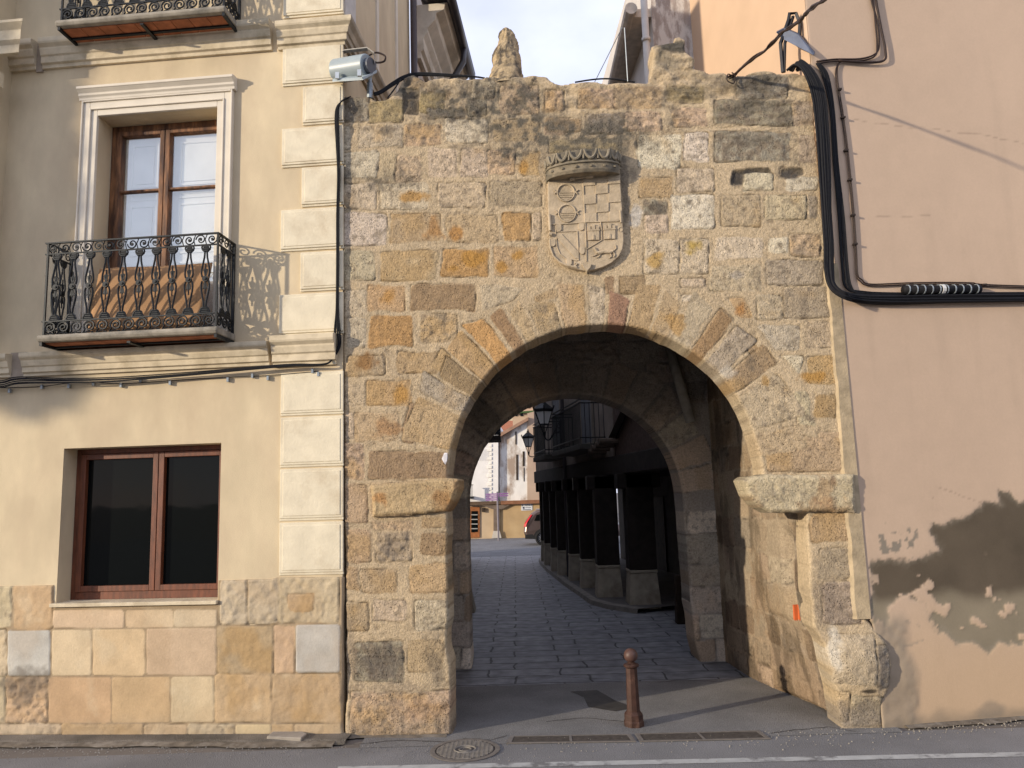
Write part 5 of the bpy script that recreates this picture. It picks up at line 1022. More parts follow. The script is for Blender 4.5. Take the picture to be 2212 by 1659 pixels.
for i in range(5):
    o = (i-2)*8; pts = [('D', 1060+i*5, 350), ('D', 1110+o, 420), ('D', 1145+o*.7, 600), ('D', 1165+o*.8, 900), ('D', 1195+o, 1200), ('D', 1215+o, 1480), ('D', 1235+o, 1590), ('D', 1300, 1620+o*.5), ('D', 1500, 1628+o*.4), ('D', 2206, 1625+o*.4), ('D', 4200, 1608)]
    mb.tube(wob(path3(pts, PF, .03, 6), .004, 20+i), .0095, 6)
mb.build('cable_bundle', BLACKC, None, smooth=True, label='slimmer bundle of black cables fixed to the pink wall just right of the thick one', cat='cables')
mb = MB()
for s in (0, 11):
    pts = [('D', 1060, 340+s), ('D', 1160, 328+s), ('D', 1300, 325+s), ('D', 1380, 300+s), ('D', 1405-s, 250), ('D', 1395-s, 120), ('D', 1362+s, 0), ('D', 1350+s, -120)]
    mb.tube(path3(pts, PF, .03, 6), .010, 6)
mb.tube(path3([('D', 1180, 335), ('D', 1330, 345), ('D', 1430, 335), ('D', 1440, 280), ('D', 1415, 150), ('D', 1388, 0), ('D', 1375, -120)], PF, .035, 6), .013, 6)
mb.build('wall_cable', RUSTC, None, smooth=True, label='three dark cables climbing the pink wall above the gateway corner', cat='cables')
mb = MB()
for s in (0, 9):
    pts = [('D', 1230, 325+s), ('D', 1180+s*.5, 350), ('D', 1165+s, 430), ('D', 1195+s, 620), ('D', 1225+s, 850), ('D', 1245+s, 1050), ('D', 1262+s, 1250), ('D', 1272+s, 1430), ('D', 1278+s, 1520), ('D', 1300+s, 1555-s), ('D', 1360, 1580-s), ('D', 1600, 1572-s), ('D', 1900, 1572-s), ('D', 2206, 1590-s), ('D', 4200, 1640-s)]
    mb.tube(path3(pts, PF, .02, 6), .0075, 6)
wc_ = mb.build('wall_cable', RUSTC, None, smooth=True, label='pair of thin rusty cables running down the pink wall then along to the right', cat='cables')
CL = MB()
for (x, y) in ((1185, 495), (1205, 650), (1222, 832), (1243, 995), (1260, 1190), (1272, 1350), (1580, 1575), (1900, 1575), (1985, 1575)):
    p_ = PF.P(*z2v('D', x, y), .025); CL = MB(); CL.box(p_[0]-.022, p_[0]+.022, p_[1]-.02, p_[1]+.02, p_[2]-.010, p_[2]+.010); CL.build('cable_clip', mk('clip_dark', (.03, .02, .015), .6, .1, 4), wc_)
# splice box
a_, b_ = PF.P(*z2v('D', 1540, 1602), .06), PF.P(*z2v('D', 1960, 1598), .06)
sp = empty('splice_closure', ((a_[0]+b_[0])/2, (a_[1]+b_[1])/2, (a_[2]+b_[2])/2), 'black ribbed cable splice tube with a white band on the pink wall', 'cable splice')
mb = MB(); mb.tube([a_, b_], .048, 12); mb.build('tube', BLACKC, sp, smooth=True)
mb = MB(); A_, B_ = np.array(a_), np.array(b_)
for i in range(10):
    c_ = A_+(B_-A_)*(i+.5)/10; mb.tube([c_-(B_-A_)*.006, c_+(B_-A_)*.006], .054, 12)
mb.build('rib', STEEL, sp)
mb = MB(); c_ = (A_+B_)/2; mb.tube([c_-(B_-A_)*.02, c_+(B_-A_)*.02], .056, 12); mb.build('band', mk('white_band', (.6, .6, .58), .5, .05, 4), sp)
# overhead cable tied to the gate
mb = MB(); c_ = [GF.P(*z2v('D', 570, 430), .03), GF.P(*z2v('D', 615, 410), .05), GF.P(*z2v('D', 700, 330), .4), GF.P(*z2v('D', 830, 225), 1.0), GF.P(*z2v('D', 960, 110), 1.7), GF.P(*z2v('D', 1110, -10), 2.6), GF.P(*z2v('D', 1400, -250), 4)]
for i in range(3): mb.tube(wob(cr(c_, 8), .012, 40+i, 3), .013 if i == 0 else .008, 6)
mb.tube(cr([GF.P(*z2v('D', x, y), n) for x, y, n in ((600, 425, .03), (570, 410, .06), (565, 445, .08), (600, 460, .06), (610, 420, .04), (590, 400, .05))], 5), .007, 5)
mb.build('overhead_cable', RUSTC, None, smooth=True, label='twisted overhead cable rising from the gateway top to the upper right', cat='cable')
# bracket with bent blue-grey plate
bk = empty('steel_bracket', GF.P(*z2v('D', 873, 395), -.05), 'dark steel bracket with a bent blue-grey plate on the gateway top', 'bracket')
bp_ = lambda x, y, n=-.05: GF.P(*z2v('D', x, y), n)
mb = MB(); mb.tube([bp_(873, 400), bp_(860, 240), bp_(905, 110), bp_(910, 75), bp_(945, 72), bp_(968, 130), bp_(965, 200)], .022, 4); mb.tube([bp_(880, 400), bp_(884, 240), bp_(930, 90)], .018, 4); mb.build('post', mk('dark_steel', (.022, .022, .026), .5, .2, 10, metal=.4), bk)
mb = MB(); pl_ = [(835, 178, .0), (880, 155, .0), (960, 190, .05), (1050, 295, .12), (1040, 305, .12), (960, 262, .0), (870, 215, -.05)]
f0 = [bp_(*p) for p in pl_]; f1 = [bp_(p[0]+3, p[1]-6, p[2]-.10) for p in pl_]; mb.add(f0+f1, [tuple(range(7)), tuple(range(13, 6, -1))] + [(i, (i+1) % 7, (i+1) % 7+7, i+7) for i in range(7)])
mb.build('plate', mk('blue_grey_plate', (.085, .10, .145), .45, .2, 8, metal=.3), bk, bevel=.004)
# left cables
mb = MB()
for i in range(7):
    o = i*7-20; pts = [('S', -900, 1110+o*.6), ('S', -200, 1085+o*.6), ('S', 0, 1085+o*.9), ('S', 120, 1060+o*.9), ('S', 400, 1062+o*.6), ('S', 700, 1055+o*.5), ('S', 1000, 1035+o*.4), ('S', 1300, 1012+o*.35), ('S', 1600, 985+o*.4), ('S', 1850, 965+o*.4), ('S', 2040, 960+o*.2), ('S', 2095, 930+o*.1), ('S', 2112+i*6, 850), ('S', 2110+i*6, 740), ('S', 2122+i*2.5, 600), ('S', 2128+i*2, 300), ('S', 2128+i*2, 0), ('A', 80+i*2, 1100), ('A', 72+i*2.5, 900), ('A', 66+i*3, 760), ('A', 75+i*2, 680), ('A', 110, 640-i), ('A', 160, 612)]
    pp = path3(pts, LF, [.10]*6+[.10]*5+[.05]*10+[.05, -.05], 5); mb.tube(wob(pp, .005, 60+i), .0065, 5)
mb.build('cable_bundle', BLACKC, None, smooth=True, label='black cables along the cream house cornice and up beside the gateway', cat='cables')
mb = MB(); mb.tube(path3([('S', -100, 1105), ('S', 60, 1108), ('S', 260, 1100), ('S', 440, 1078), ('S', 590, 1072), ('S', 765, 1082), ('S', 1075, 1062), ('S', 1440, 1042), ('S', 1695, 1030), ('S', 2010, 1005)], LF, .02, 5), .0045, 5)
tc_ = mb.build('thin_cable', BLACKC, None, smooth=True, label='single thin black cable just below the bundle on the cream house', cat='cable')
CL = MB()
for x, y in ((60, 1120), (265, 1095), (435, 1090), (590, 1075), (765, 1085), (887, 1055), (1075, 1070), (1440, 1050), (1595, 1025), (1693, 1040), (2012, 1015), (1975, 995)):
    p_ = LF.P(*z2v('S', x, y), .025); CL = MB(); CL.box(p_[0]-.011, p_[0]+.011, p_[1]-.012, p_[1]+.02, p_[2]-.035, p_[2]+.012); CL.build('cable_clip', STEEL, tc_)
mb = MB()
for i in range(5):
    pts = [('A', 310, 590+i*3), ('A', 350, 575+i*4), ('A', 430, 520+i*5), ('A', 500, 480+i*5), ('A', 580, 462+i*4), ('A', 700, 466+i*3), ('A', 830, 475+i*2), ('A', 950, 486), ('A', 1010, 495)]
    mb.tube(path3(pts, GF, [-.05, -.1, -.2, -.25, -.3, -.3, -.3, -.3, -.3], 5), .011, 5)
mb.tube(path3([('A', 1580, 520), ('A', 1700, 502), ('A', 1800, 498), ('A', 1900, 510), ('A', 1960, 520)], GF, -.3, 5), .010, 5)
mb.tube(path3([('A', 395, 620), ('A', 440, 560), ('A', 480, 500)], GF, [-.05, -.15, -.2], 5), .009, 5)
mb.build('parapet_cable', BLACKC, None, smooth=True, label='black cables lying along the gateway parapet behind the stones', cat='cables')
# ================================================================== floodlight
fp = lambda x, y, n=0.0: GF.P(*z2v('T', x, y), n)
fl = empty('floodlight', fp(395, 855, -.1), 'grey cylindrical floodlight on a short post at the gateway left corner', 'floodlight')
mb = MB(); mb.tube([fp(395, 870, -.08), fp(398, 735, -.08)], .035, 8); mb.tube([fp(398, 740, -.08), fp(400, 655, -.05)], .022, 4); mb.build('post', STEEL, fl)
LGT = mk('light_grey_housing', (.31, .36, .375), .4, .05, 8, .03, spec=.5)
a_, b_ = np.array(fp(95, 632, -.02)), np.array(fp(378, 585, .14))
mb = MB(); mb.tube([a_, a_+(b_-a_)*.03, b_-(b_-a_)*.03, b_], .135, 28); hs = mb.build('housing', LGT, fl, bevel=.012, smooth=False)
for p_ in hs.data.polygons: p_.use_smooth = len(p_.vertices) == 4
mb = MB(); c_ = (b_-a_)/np.linalg.norm(b_-a_); mb.tube([b_, b_+c_*.05], .09, 16); mb.box8([tuple(np.array(q)) for q in [fp(400, 560, -.02), fp(450, 550, -.1), fp(450, 605, -.1), fp(400, 610, -.02), fp(405, 555, -.2), fp(455, 548, -.25), fp(455, 600, -.25), fp(405, 605, -.2)]]); mb.build('rear_box', mk('dark_grey_box', (.10, .11, .13), .5, .1, 5), fl)
q = [fp(65, 700, .10), fp(340, 682, .24), fp(462, 618, .06), fp(190, 640, -.12)]; mb = MB(); mb.v = q + [(p[0], p[1], p[2]-.035) for p in q]; mb.f = [(0, 1, 2, 3), (7, 6, 5, 4), (0, 4, 5, 1), (1, 5, 6, 2), (2, 6, 7, 3), (3, 7, 4, 0)]; mb.build('front_rim', LGT, fl, bevel=.004)
LTM = mk('latch_metal', (.55, .58, .58), .35, .1, 5, metal=.5)
for x, y in ((112, 678), (307, 655)): p_ = fp(x, y, .13 if x < 200 else .26); mb = MB(); mb.box(p_[0]-.022, p_[0]+.022, p_[1]-.03, p_[1]+.0, p_[2]-.035, p_[2]+.040); mb.build('latch', LTM, fl)
for i in range(6): p_ = fp(178+i*11, 552, .06); mb = MB(); mb.box(p_[0]-.005, p_[0]+.005, p_[1]-.05, p_[1]+.05, p_[2]-.02, p_[2]+.015); mb.build('cooling_fin', STEEL, fl)
mb = MB(); yk = [fp(125, 600, .0), fp(118, 515, .0), fp(170, 455, .02), fp(375, 432, .10), fp(438, 480, .12), fp(440, 560, .12)]
for p, q_ in zip(yk, yk[1:]):
    p, q_ = Vector(p), Vector(q_); mb.box8([tuple(p+Vector(d)) for d in ((0, -.03, -.006), )]*1 + [tuple(v) for v in (q_+Vector((0, -.03, -.006)), q_+Vector((0, -.03, .006)), p+Vector((0, -.03, .006)), p+Vector((0, .03, -.006)), q_+Vector((0, .03, -.006)), q_+Vector((0, .03, .006)), p+Vector((0, .03, .006)))])
mb.build('mounting_yoke', mk('worn_yoke', (.30, .28, .25), .55, .2, 12, metal=.3), fl)
mb = MB(); mb.tube(cr([fp(370, 520, -.1), fp(400, 485, -.1), fp(460, 465, -.1), (fp(530, 495, -.1)), fp(525, 540, -.1), fp(470, 555, -.1), fp(430, 545, -.1)], 6), .011, 6); mb.build('cable', RUSTC, fl, smooth=True)
mb = MB(); q = [fp(1515, 195, .0)]; pp_ = [GF.P(*z2v('F', x, y), .0) for x, y in ((1510, 195), (1550, 195), (1555, 260), (1545, 300), (1525, 345), (1508, 320), (1478, 270), (1500, 225))]
vv = [tuple(np.array(p)+np.array(GF.nn)*(.02+.008*(i % 2))) for i, p in enumerate(pp_)]; mb.add(vv+[tuple(np.array(v)-np.array(GF.nn)*.004) for v in vv], [tuple(range(8)), tuple(range(15, 7, -1))]+[(i, (i+1) % 8, (i+1) % 8+8, i+8) for i in range(8)]); mb.build('torn_paper', mk('white_paper', (.62, .60, .62), .8, .05, 5), None, label='torn white scrap of paper stuck beside the arch above the left impost', cat='paper')
# ================================================================== arcade house beyond the gate
def gp_(x, y): p = ground(x, y); return np.array([p[0], p[1], 0])
pl = [(1360, 1432, 1317, 1251), (1290, 1349, 1300, 1245), (1258, 1292, 1279, 1230), (1232, 1264, 1262, 1222), (1211, 1233, 1250, 1218), (1196, 1217, 1241, 1210), (1184, 1197, 1227, 1199), (1174, 1191, 1218, 1192)]
PLM = mk('plinth_stone', (.40, .35, .27), .9, .2, 6, .3, 40, col2=(.24, .20, .155), c2pos=(.5, .7))
TIM = mk('black_timber', (.026, .020, .016), .85, .3, 6, .3, 20)
cen = []
P1 = None
for i, (x0, x1, yb, yt) in enumerate(pl):
    a, b = gp_(x0, yb), gp_(x1, yb); w = (b-a)[0]; cen.append(((a+b)/2, w))
A0 = cen[0][0]; A7 = cen[-1][0]
ah = empty('arcaded_house', (float((A0[0]+A7[0])/2+1.5), float((A0[1]+A7[1])/2), 0), 'dark timber arcaded house with iron balconies along the right of the street', 'house')
for i, (c_, w) in enumerate(cen):
    hgt = .62; w = max(.44, min(.7, w)); cy = c_[1]+w*.5; cx = c_[0]
    e = empty('arcade_post', (cx, cy, .12 if i < 9 else 0), None); e.parent = ah; e.location = Vector((cx, cy, .1))-wl(ah)
    mb = MB(); s0, s1 = w*.5, w*.42; z0_, z1_ = .0, .1+hgt
    mb.box8([(cx-s0, cy-s0, z0_), (cx+s0, cy-s0, z0_), (cx+s1, cy-s1, z1_), (cx-s1, cy-s1, z1_), (cx-s0, cy+s0, z0_), (cx+s0, cy+s0, z0_), (cx+s1, cy+s1, z1_), (cx-s1, cy+s1, z1_)])
    mb.box(cx-s1-.015, cx+s1+.015, cy-s1-.015, cy+s1+.015, z1_, z1_+.06); mb.build('plinth', PLM, e, bevel=.015)
    mb = MB(); t_ = w*.43; mb.box(cx-t_, cx+t_, cy-t_, cy+t_, z1_+.06, 2.75); mb.box(cx-t_*1.6, cx+t_*1.6, cy-t_, cy+t_, 2.45, 2.76); mb.build('post', TIM, e, bevel=.02)
# facade plane through the post fronts
dA = A0-A7; ay = math.degrees(atan2(dA[1], dA[0])); AF = Frame(A7-np.array([.25, 0, 0]), ay); AL = float(np.hypot(dA[0], dA[1]))
mb = MB(); mb.fbox(AF, -.3, AL+3.2, -.35, .06, 2.76, 3.16); mb.build('beam', TIM, ah, bevel=.02)
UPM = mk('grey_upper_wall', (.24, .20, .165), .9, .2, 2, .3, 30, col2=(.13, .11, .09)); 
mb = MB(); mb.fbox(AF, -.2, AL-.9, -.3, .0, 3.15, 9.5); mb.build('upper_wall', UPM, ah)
mb = MB(); mb.fbox(AF, -.3, AL+1, -4.4, -.35, 2.78, 3.0); mb.build('arcade_ceiling', TIM, ah)
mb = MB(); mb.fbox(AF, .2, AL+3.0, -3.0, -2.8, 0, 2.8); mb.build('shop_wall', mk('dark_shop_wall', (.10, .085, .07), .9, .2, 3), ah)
for i in range(4):
    u0 = .8+i*3.2; mb = MB(); mb.fbox(AF, u0, u0+1.1, -2.8, -2.76, .1, 2.2); d__ = mb.build('door', DARKW, ah)
# balconies along the facade
for i, (u0, u1) in enumerate(((.27*AL, .45*AL), (.55*AL, .86*AL))):
    mb = MB(); mb.fbox(AF, u0, u1, 0, .62, 3.36, 3.50); s_ = mb.build('balcony', mk('dark_slab', (.07, .065, .055), .9, .2, 6), ah, bevel=.02)
    mb = MB(); 
    for z_ in (3.62, 4.42, 4.50): mb.fbox(AF, u0+.02, u1-.02, .57, .60, z_, z_+.025); [mb.fbox(AF, uu, uu+.025, 0, .58, z_, z_+.025) for uu in (u0+.02, u1-.045)]
    k_ = int((u1-u0)/.11)
    for j in range(k_+1): uu = u0+.03+(u1-u0-.07)*j/k_; mb.fbox(AF, uu, uu+.014, .578, .592, 3.5, 4.45)
    for j in range(5): [mb.fbox(AF, uu, uu+.014, .02+j*.11, .034+j*.11, 3.5, 4.45) for uu in (u0+.03, u1-.04)]
    mb.build('balcony_railing', IRON, s_)
    mb = MB(); um_ = (u0+u1)/2; mb.fbox(AF, um_-.55, um_+.55, -.02, .03, 3.5, 5.8); dd = mb.build('balcony_door', mk('pale_grey_door', (.13, .135, .145), .8, .15, 4), ah)
    mb = MB(); frame_rect(mb, AF, um_-.66, um_+.66, 3.5, 5.9, .11, -.01, .05); mb.build('door_frame', mk('stone_jamb', (.20, .175, .145), .9, .1, 5), dd)
mb = MB(); mb.fbox(AF, AL-.95, AL+2.5, -.3, -.02, 3.15, 9.5); mb.build('brick_infill', mk('dull_brick', (.09, .06, .048), .9, .3, 14, .5, 30), ah)
mb = MB(); mb.tube([AF.p(AL-.9, .06, 3.5), AF.p(AL+.9, .06, 4.3)], .09, 4); mb.build('brace', TIM, ah)
for i in range(4): mb = MB(); mb.tube([AF.p(AL-1.6+i*.33, -.2, 3.32+i*.05), AF.p(AL-1.6+i*.33, .42, 3.32+i*.05)], .075, 10); mb.build('joist_end', mk('joist', (.10, .075, .055), .9, .2, 6), ah)
mb = MB(); mb.tube([AF.p(5.2, .1, .1), AF.p(5.2, .1, 8)], .05, 8); mb.build('downpipe', gm, ah)
# second dark house to the right behind the rear arch
dh = empty('dark_corner_house', (4.2, 15, 0), 'dark house end wall filling the right side of the rear arch', 'house')
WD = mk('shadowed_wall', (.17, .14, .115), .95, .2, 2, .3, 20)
pD = AF.p(AL+.4, -2.6, 0)
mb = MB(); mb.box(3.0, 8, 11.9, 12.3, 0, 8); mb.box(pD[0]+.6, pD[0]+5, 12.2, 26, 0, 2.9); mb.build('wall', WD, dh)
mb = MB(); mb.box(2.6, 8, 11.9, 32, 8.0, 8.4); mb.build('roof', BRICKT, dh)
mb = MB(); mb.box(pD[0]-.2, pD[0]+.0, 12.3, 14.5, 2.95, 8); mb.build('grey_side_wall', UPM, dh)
# kerb and raised walk under the arcade
kz = [(1158+1, 1214)]
kb = [z2v('I', *p) for p in ((150, 255), (165, 300), (230, 370), (440, 540), (600, 650), (720, 740), (900, 790), (1240, 845))]
kpts = [gp_(*p) for p in kb]
mb = MB(); vs = []
for p in kpts: vs += [(p[0], p[1], .0), (p[0]+.02, p[1]+.01, .09), (p[0]+.16, p[1]+.10, .10)]
vs_ = list(vs); mb.add(vs, [(i*3+j, i*3+j+1, (i+1)*3+j+1, (i+1)*3+j) for i in range(len(kpts)-1) for j in range(2)]); mb.build('kerb', mk('kerb_stone', (.22, .20, .175), .9, .2, 7, .3), None, kind='structure')
mb = MB(); top_ = [(p[0]+.15, p[1]+.09, .096) for p in kpts]; far_ = [(p[0]+7.5, p[1]+2+.09, .096) for p in kpts]; k_ = len(kpts); mb.add(top_+far_, [(i, i+1, i+1+k_, i+k_) for i in range(k_-1)]); mb.build('arcade_walk', mk('walk_stone', (.13, .12, .11), .85, .2, 4, .2), None, kind='structure')
# stone guard on the left of the street, small posts right
a_ = gp_(1020, 1322); mb = MB(); s = .16; mb.box8([(a_[0]-.35, a_[1]-s, 0), (a_[0]+.07, a_[1]-s, 0), (a_[0]-.06, a_[1]-s, .62), (a_[0]-.35, a_[1]-s, .62), (a_[0]-.35, a_[1]+.4, 0), (a_[0]+.07, a_[1]+.4, 0), (a_[0]-.06, a_[1]+.4, .62), (a_[0]-.35, a_[1]+.4, .62)]); mb.build('guard_stone', PLM, None, bevel=.02, label='tapered guard stone beside the left foot of the rear arch', cat='guard stone')
a_ = gp_(1470, 1347); mb = MB(); mb.box8([(a_[0]-.08, a_[1]-.1, 0), (a_[0]+.12, a_[1]-.1, 0), (a_[0]+.1, a_[1]-.08, .85), (a_[0]-.06, a_[1]-.08, .85), (a_[0]-.08, a_[1]+.1, 0), (a_[0]+.12, a_[1]+.1, 0), (a_[0]+.1, a_[1]+.08, .85), (a_[0]-.06, a_[1]+.08, .85)]); mb.build('guard_stone', DARKW, None, bevel=.02, label='narrow dark guard post beside the right foot of the rear arch', cat='guard stone')
# dark balcony corner at upper left beyond the rear arch
lh = empty('left_street_house', (-3.5, 20, 0), 'house on the left of the street with a black balcony beyond the arch', 'house')
yb = 24.0; kf = Frame((0, yb), 0); (ua, za), (ub, zb2) = kf.uz(1040, 951), kf.uz(1080, 905)
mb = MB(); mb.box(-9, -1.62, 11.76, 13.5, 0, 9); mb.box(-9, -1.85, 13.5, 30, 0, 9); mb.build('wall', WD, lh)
mb = MB(); mb.box(-1.85, ub, yb, yb+1.3, za, za+.14); s_ = mb.build('balcony', TIM, lh)
mb = MB()
for i in range(12): mb.box(ua+(ub-ua)*i/11-.012, ua+(ub-ua)*i/11+.012, yb+.01, yb+.04, za+.14, za+1.2)
for i in range(14): mb.box(ub-.04, ub-.015, yb+.02+i*.095, yb+.045+i*.095, za+.14, za+1.2)
mb.box(ua-.2, ub, yb, yb+.05, za+1.18, za+1.24); mb.box(ua-.2, ub, yb, yb+.02, za+.15, za+.9); mb.build('balcony_railing', IRON, s_)
# ================================================================== lanterns
def lantern(x, ytop, ybot, dist, lab, wx):
    fr = Frame((0, dist), 0); (u0, z0), (_, z1) = fr.uz(x, ybot), fr.uz(x, ytop); s = (z1-z0)/1.0
    e = empty('street_lantern', (u0, dist, z0), lab, 'street lantern', 'wall lanterns on the arcaded house'); o = (u0, dist, z0)
    mb = MB(); mb.lathe([(.05*s, .92*s), (.20*s, .80*s), (.30*s, .72*s), (.30*s, .66*s), (.27*s, .64*s)], o, 6, pi/6); mb.lathe([(.02*s, .92*s), (.07*s, .95*s), (.03*s, .98*s), (.015*s, 1.04*s)], o, 8)
    for j in range(6): a = pi/6+j*pi/3; mb.tube([(o[0]+.30*s*cos(a), o[1]+.30*s*sin(a), o[2]+.70*s), (o[0]+.33*s*cos(a), o[1]+.33*s*sin(a), o[2]+.80*s)], .016*s, 4)
    mb.build('lamp_cap', IRON, e)
    mb = MB(); mb.lathe([(.13*s, .30*s), (.25*s, .64*s)], o, 6, pi/6); mb.build('lamp_glass', mk('frosted_glass', (.85, .85, .82), .5, .04, 5, 0), e)
    mb = MB()
    for j in range(6): a = pi/6+j*pi/3; mb.tube([(o[0]+.135*s*cos(a), o[1]+.135*s*sin(a), o[2]+.29*s), (o[0]+.262*s*cos(a), o[1]+.262*s*sin(a), o[2]+.65*s)], .012*s, 4); mb.tube([(o[0]+.135*s*cos(a), o[1]+.135*s*sin(a), o[2]+.30*s), (o[0]+.04*s*cos(a), o[1]+.04*s*sin(a), o[2]+.08*s)], .012*s, 4)
    mb.lathe([(.15*s, .28*s), (.15*s, .31*s)], o, 6, pi/6); mb.lathe([(.03*s, -.05*s), (.05*s, .08*s)], o, 8); mb.build('lamp_frame', IRON, e)
    mb = MB(); W = fr.uz(wx, ybot)[0]-u0
    mb.tube(cr([(o[0], o[1], o[2]+.05*s), (o[0]+.03*s, o[1], o[2]-.10*s), (o[0]+W*.3, o[1], o[2]-.13*s), (o[0]+W*.6, o[1], o[2]+.05*s), (o[0]+W, o[1]+.2, o[2]+.08*s)], 6), .022*s, 6)
    mb.tube(cr([(o[0]+W*.3, o[1], o[2]-.13*s), (o[0]+W*.5, o[1], o[2]-.02*s), (o[0]+W*.75, o[1], o[2]+.20*s), (o[0]+W*.95, o[1], o[2]+.14*s), (o[0]+W*.8, o[1], o[2]+.04*s)], 6), .018*s, 6)
    mb.tube(cr([(o[0]+W*.7, o[1], o[2]+.1*s), (o[0]+W*.85, o[1], o[2]+.30*s), (o[0]+W, o[1]+.1, o[2]+.32*s)], 6), .016*s, 6)
    mb.tube([(o[0]+W, o[1]+.1, o[2]-.35*s), (o[0]+W, o[1]+.1, o[2]+.4*s)], .03*s, 6); mb.build('wall_bracket', IRON, e)
lantern(1176, 862, 940, 21.5, 'larger and nearer iron street lantern high beyond the rear arch', 1212)
lantern(1142, 929, 980, 27.5, 'smaller and farther iron street lantern in front of the brown gable', 1186)
# iron balcony seen side-on beyond the lantern
sb = empty('iron_window_cage', (0, 29, 3), 'rusty iron balcony cage jutting out below the far lantern', 'balcony')
fr = Frame((0, 29.0), 0); a0 = fr.uz(1159, 985); a1 = fr.uz(1186, 1060)
mb = MB(); RI = mk('rusty_iron', (.05, .025, .018), .7, .3, 8)
for i in range(7): t = i/6; mb.tube([(a0[0]+(a1[0]-a0[0])*t, 29+t*.8, a0[1]), (a0[0]+(a1[0]-a0[0])*t, 29+t*.8, a1[1]+.1)], .018 if i else .035, 5)
for z_ in (a0[1], a1[1]+.35, a1[1]+.1): mb.tube([(a0[0], 29, z_), (a1[0], 29.8, z_)], .022, 5); mb.tube([(a0[0], 29, z_), (a0[0]+.1, 30.5, z_)], .022, 5)
mb.build('railing', RI, sb)
mb = MB(); mb.box(a0[0]+.05, a1[0], 29.2, 30.5, a1[1]-.02, a1[1]+.06); mb.build('floor_slab', TIM, sb)
# ================================================================== far side of the square
FF = Frame(gp_(1012, 1165), -4); FF2 = FF
def fq(mb, pts, n0, n1, fr=None): fr = fr or FF; mb.prism(fr, [fr.uz(x, y, n1) for x, y in pts], n0, n1); return mb
WH_ = mk('white_wash', (.74, .71, .67), .9, .05, 2, .1); OCH = mk('ochre_render', (.42, .29, .15), .9, .14, 1.2, .2, 20, col2=(.50, .37, .21)); CRM2 = mk('cream_shop_wall', (.50, .38, .25), .9, .06, 2)
fh = empty('white_corner_house', FF.p(.5, -1, 0), 'white house with toothed corner stones over a shop door across the square', 'house')
mb = MB(); fq(mb, [(930, 1086), (1076, 1083), (1076, 925), (930, 700)], -6, 0); mb.build('upper_wall', WH_, fh)
mb = MB()
for i in range(15):
    y = 950+i*9.3; w = 5 if i % 2 else 9; fq(mb, [(1062-w, y+6), (1062, y+6), (1062, y), (1062-w, y)], -.02, .05)
mb.build('corner_stones', mk('pale_corner', (.80, .76, .68), .9, .05, 3), fh)
mb = MB(); fq(mb, [(1015, 996), (1056, 994), (1056, 970), (1015, 972)], -.02, .01); mb.build('painted_railing', mk('pale_grey_band', (.60, .58, .56), .9, .05, 8), fh)
mb = MB(); fq(mb, [(930, 1170), (1078, 1165), (1078, 1083), (930, 1086)], -6, -.25); mb.build('ground_floor_wall', CRM2, fh)
mb = MB(); fq(mb, [(1012, 1162), (1036, 1161), (1036, 1095), (1012, 1095)], -.26, -.18); dr = mb.build('shop_door', mk('shop_wood', (.30, .11, .035), .6, .2, 8), fh)
mb = MB(); fq(mb, [(1018, 1150), (1032, 1149), (1032, 1104), (1018, 1104)], -.2, -.16); mb.build('door_glass', GLASSD, dr)
mb = MB()
for i in range(4): fq(mb, [(1018, 1113+i*10), (1032, 1113+i*10), (1032, 1111+i*10), (1018, 1111+i*10)], -.165, -.13)
mb.build('glazing_bar', mk('pale_bar', (.35, .33, .3), .7, .1, 5), dr)
mb = MB(); fq(mb, [(1041, 1106), (1046, 1106), (1046, 1097), (1041, 1097)], -.25, -.1); mb.build('wall_box', DARKW, fh)
mb = MB(); fq(mb, [(1005, 1092), (1082, 1089), (1082, 1082), (1005, 1084)], -.4, .12); mb.build('beam', mk('brown_beam', (.10, .065, .04), .8, .2, 5), fh)
mb = MB(); fq(mb, [(1040, 1092), (1064, 1100), (1084, 1100), (1104, 1090)], -.2, .05); fq(mb, [(1066, 1148), (1079, 1148), (1079, 1095), (1066, 1095)], -.3, .02); mb.build('post', mk('grey_post', (.16, .12, .09), .85, .2, 5), fh)
mb = MB(); fq(mb, [(1062, 1163), (1083, 1162), (1079, 1147), (1066, 1147)], -.4, .08); mb.build('post_plinth', mk('pale_plinth', (.50, .46, .40), .9, .1, 4), fh)
sb2 = MB(); fq(sb2, [(1008, 1077), (1021, 1076), (1021, 1072), (1008, 1073)], 0, .6)
for i in range(6): fq(sb2, [(1010+i*2, 1073), (1010.6+i*2, 1073), (1010.6+i*2, 1048), (1010+i*2, 1048)], .55, .58)
fq(sb2, [(1008, 1049), (1022, 1048), (1022, 1046.6), (1008, 1047.6)], .5, .6); sb2.build('balcony', IRON, fh)
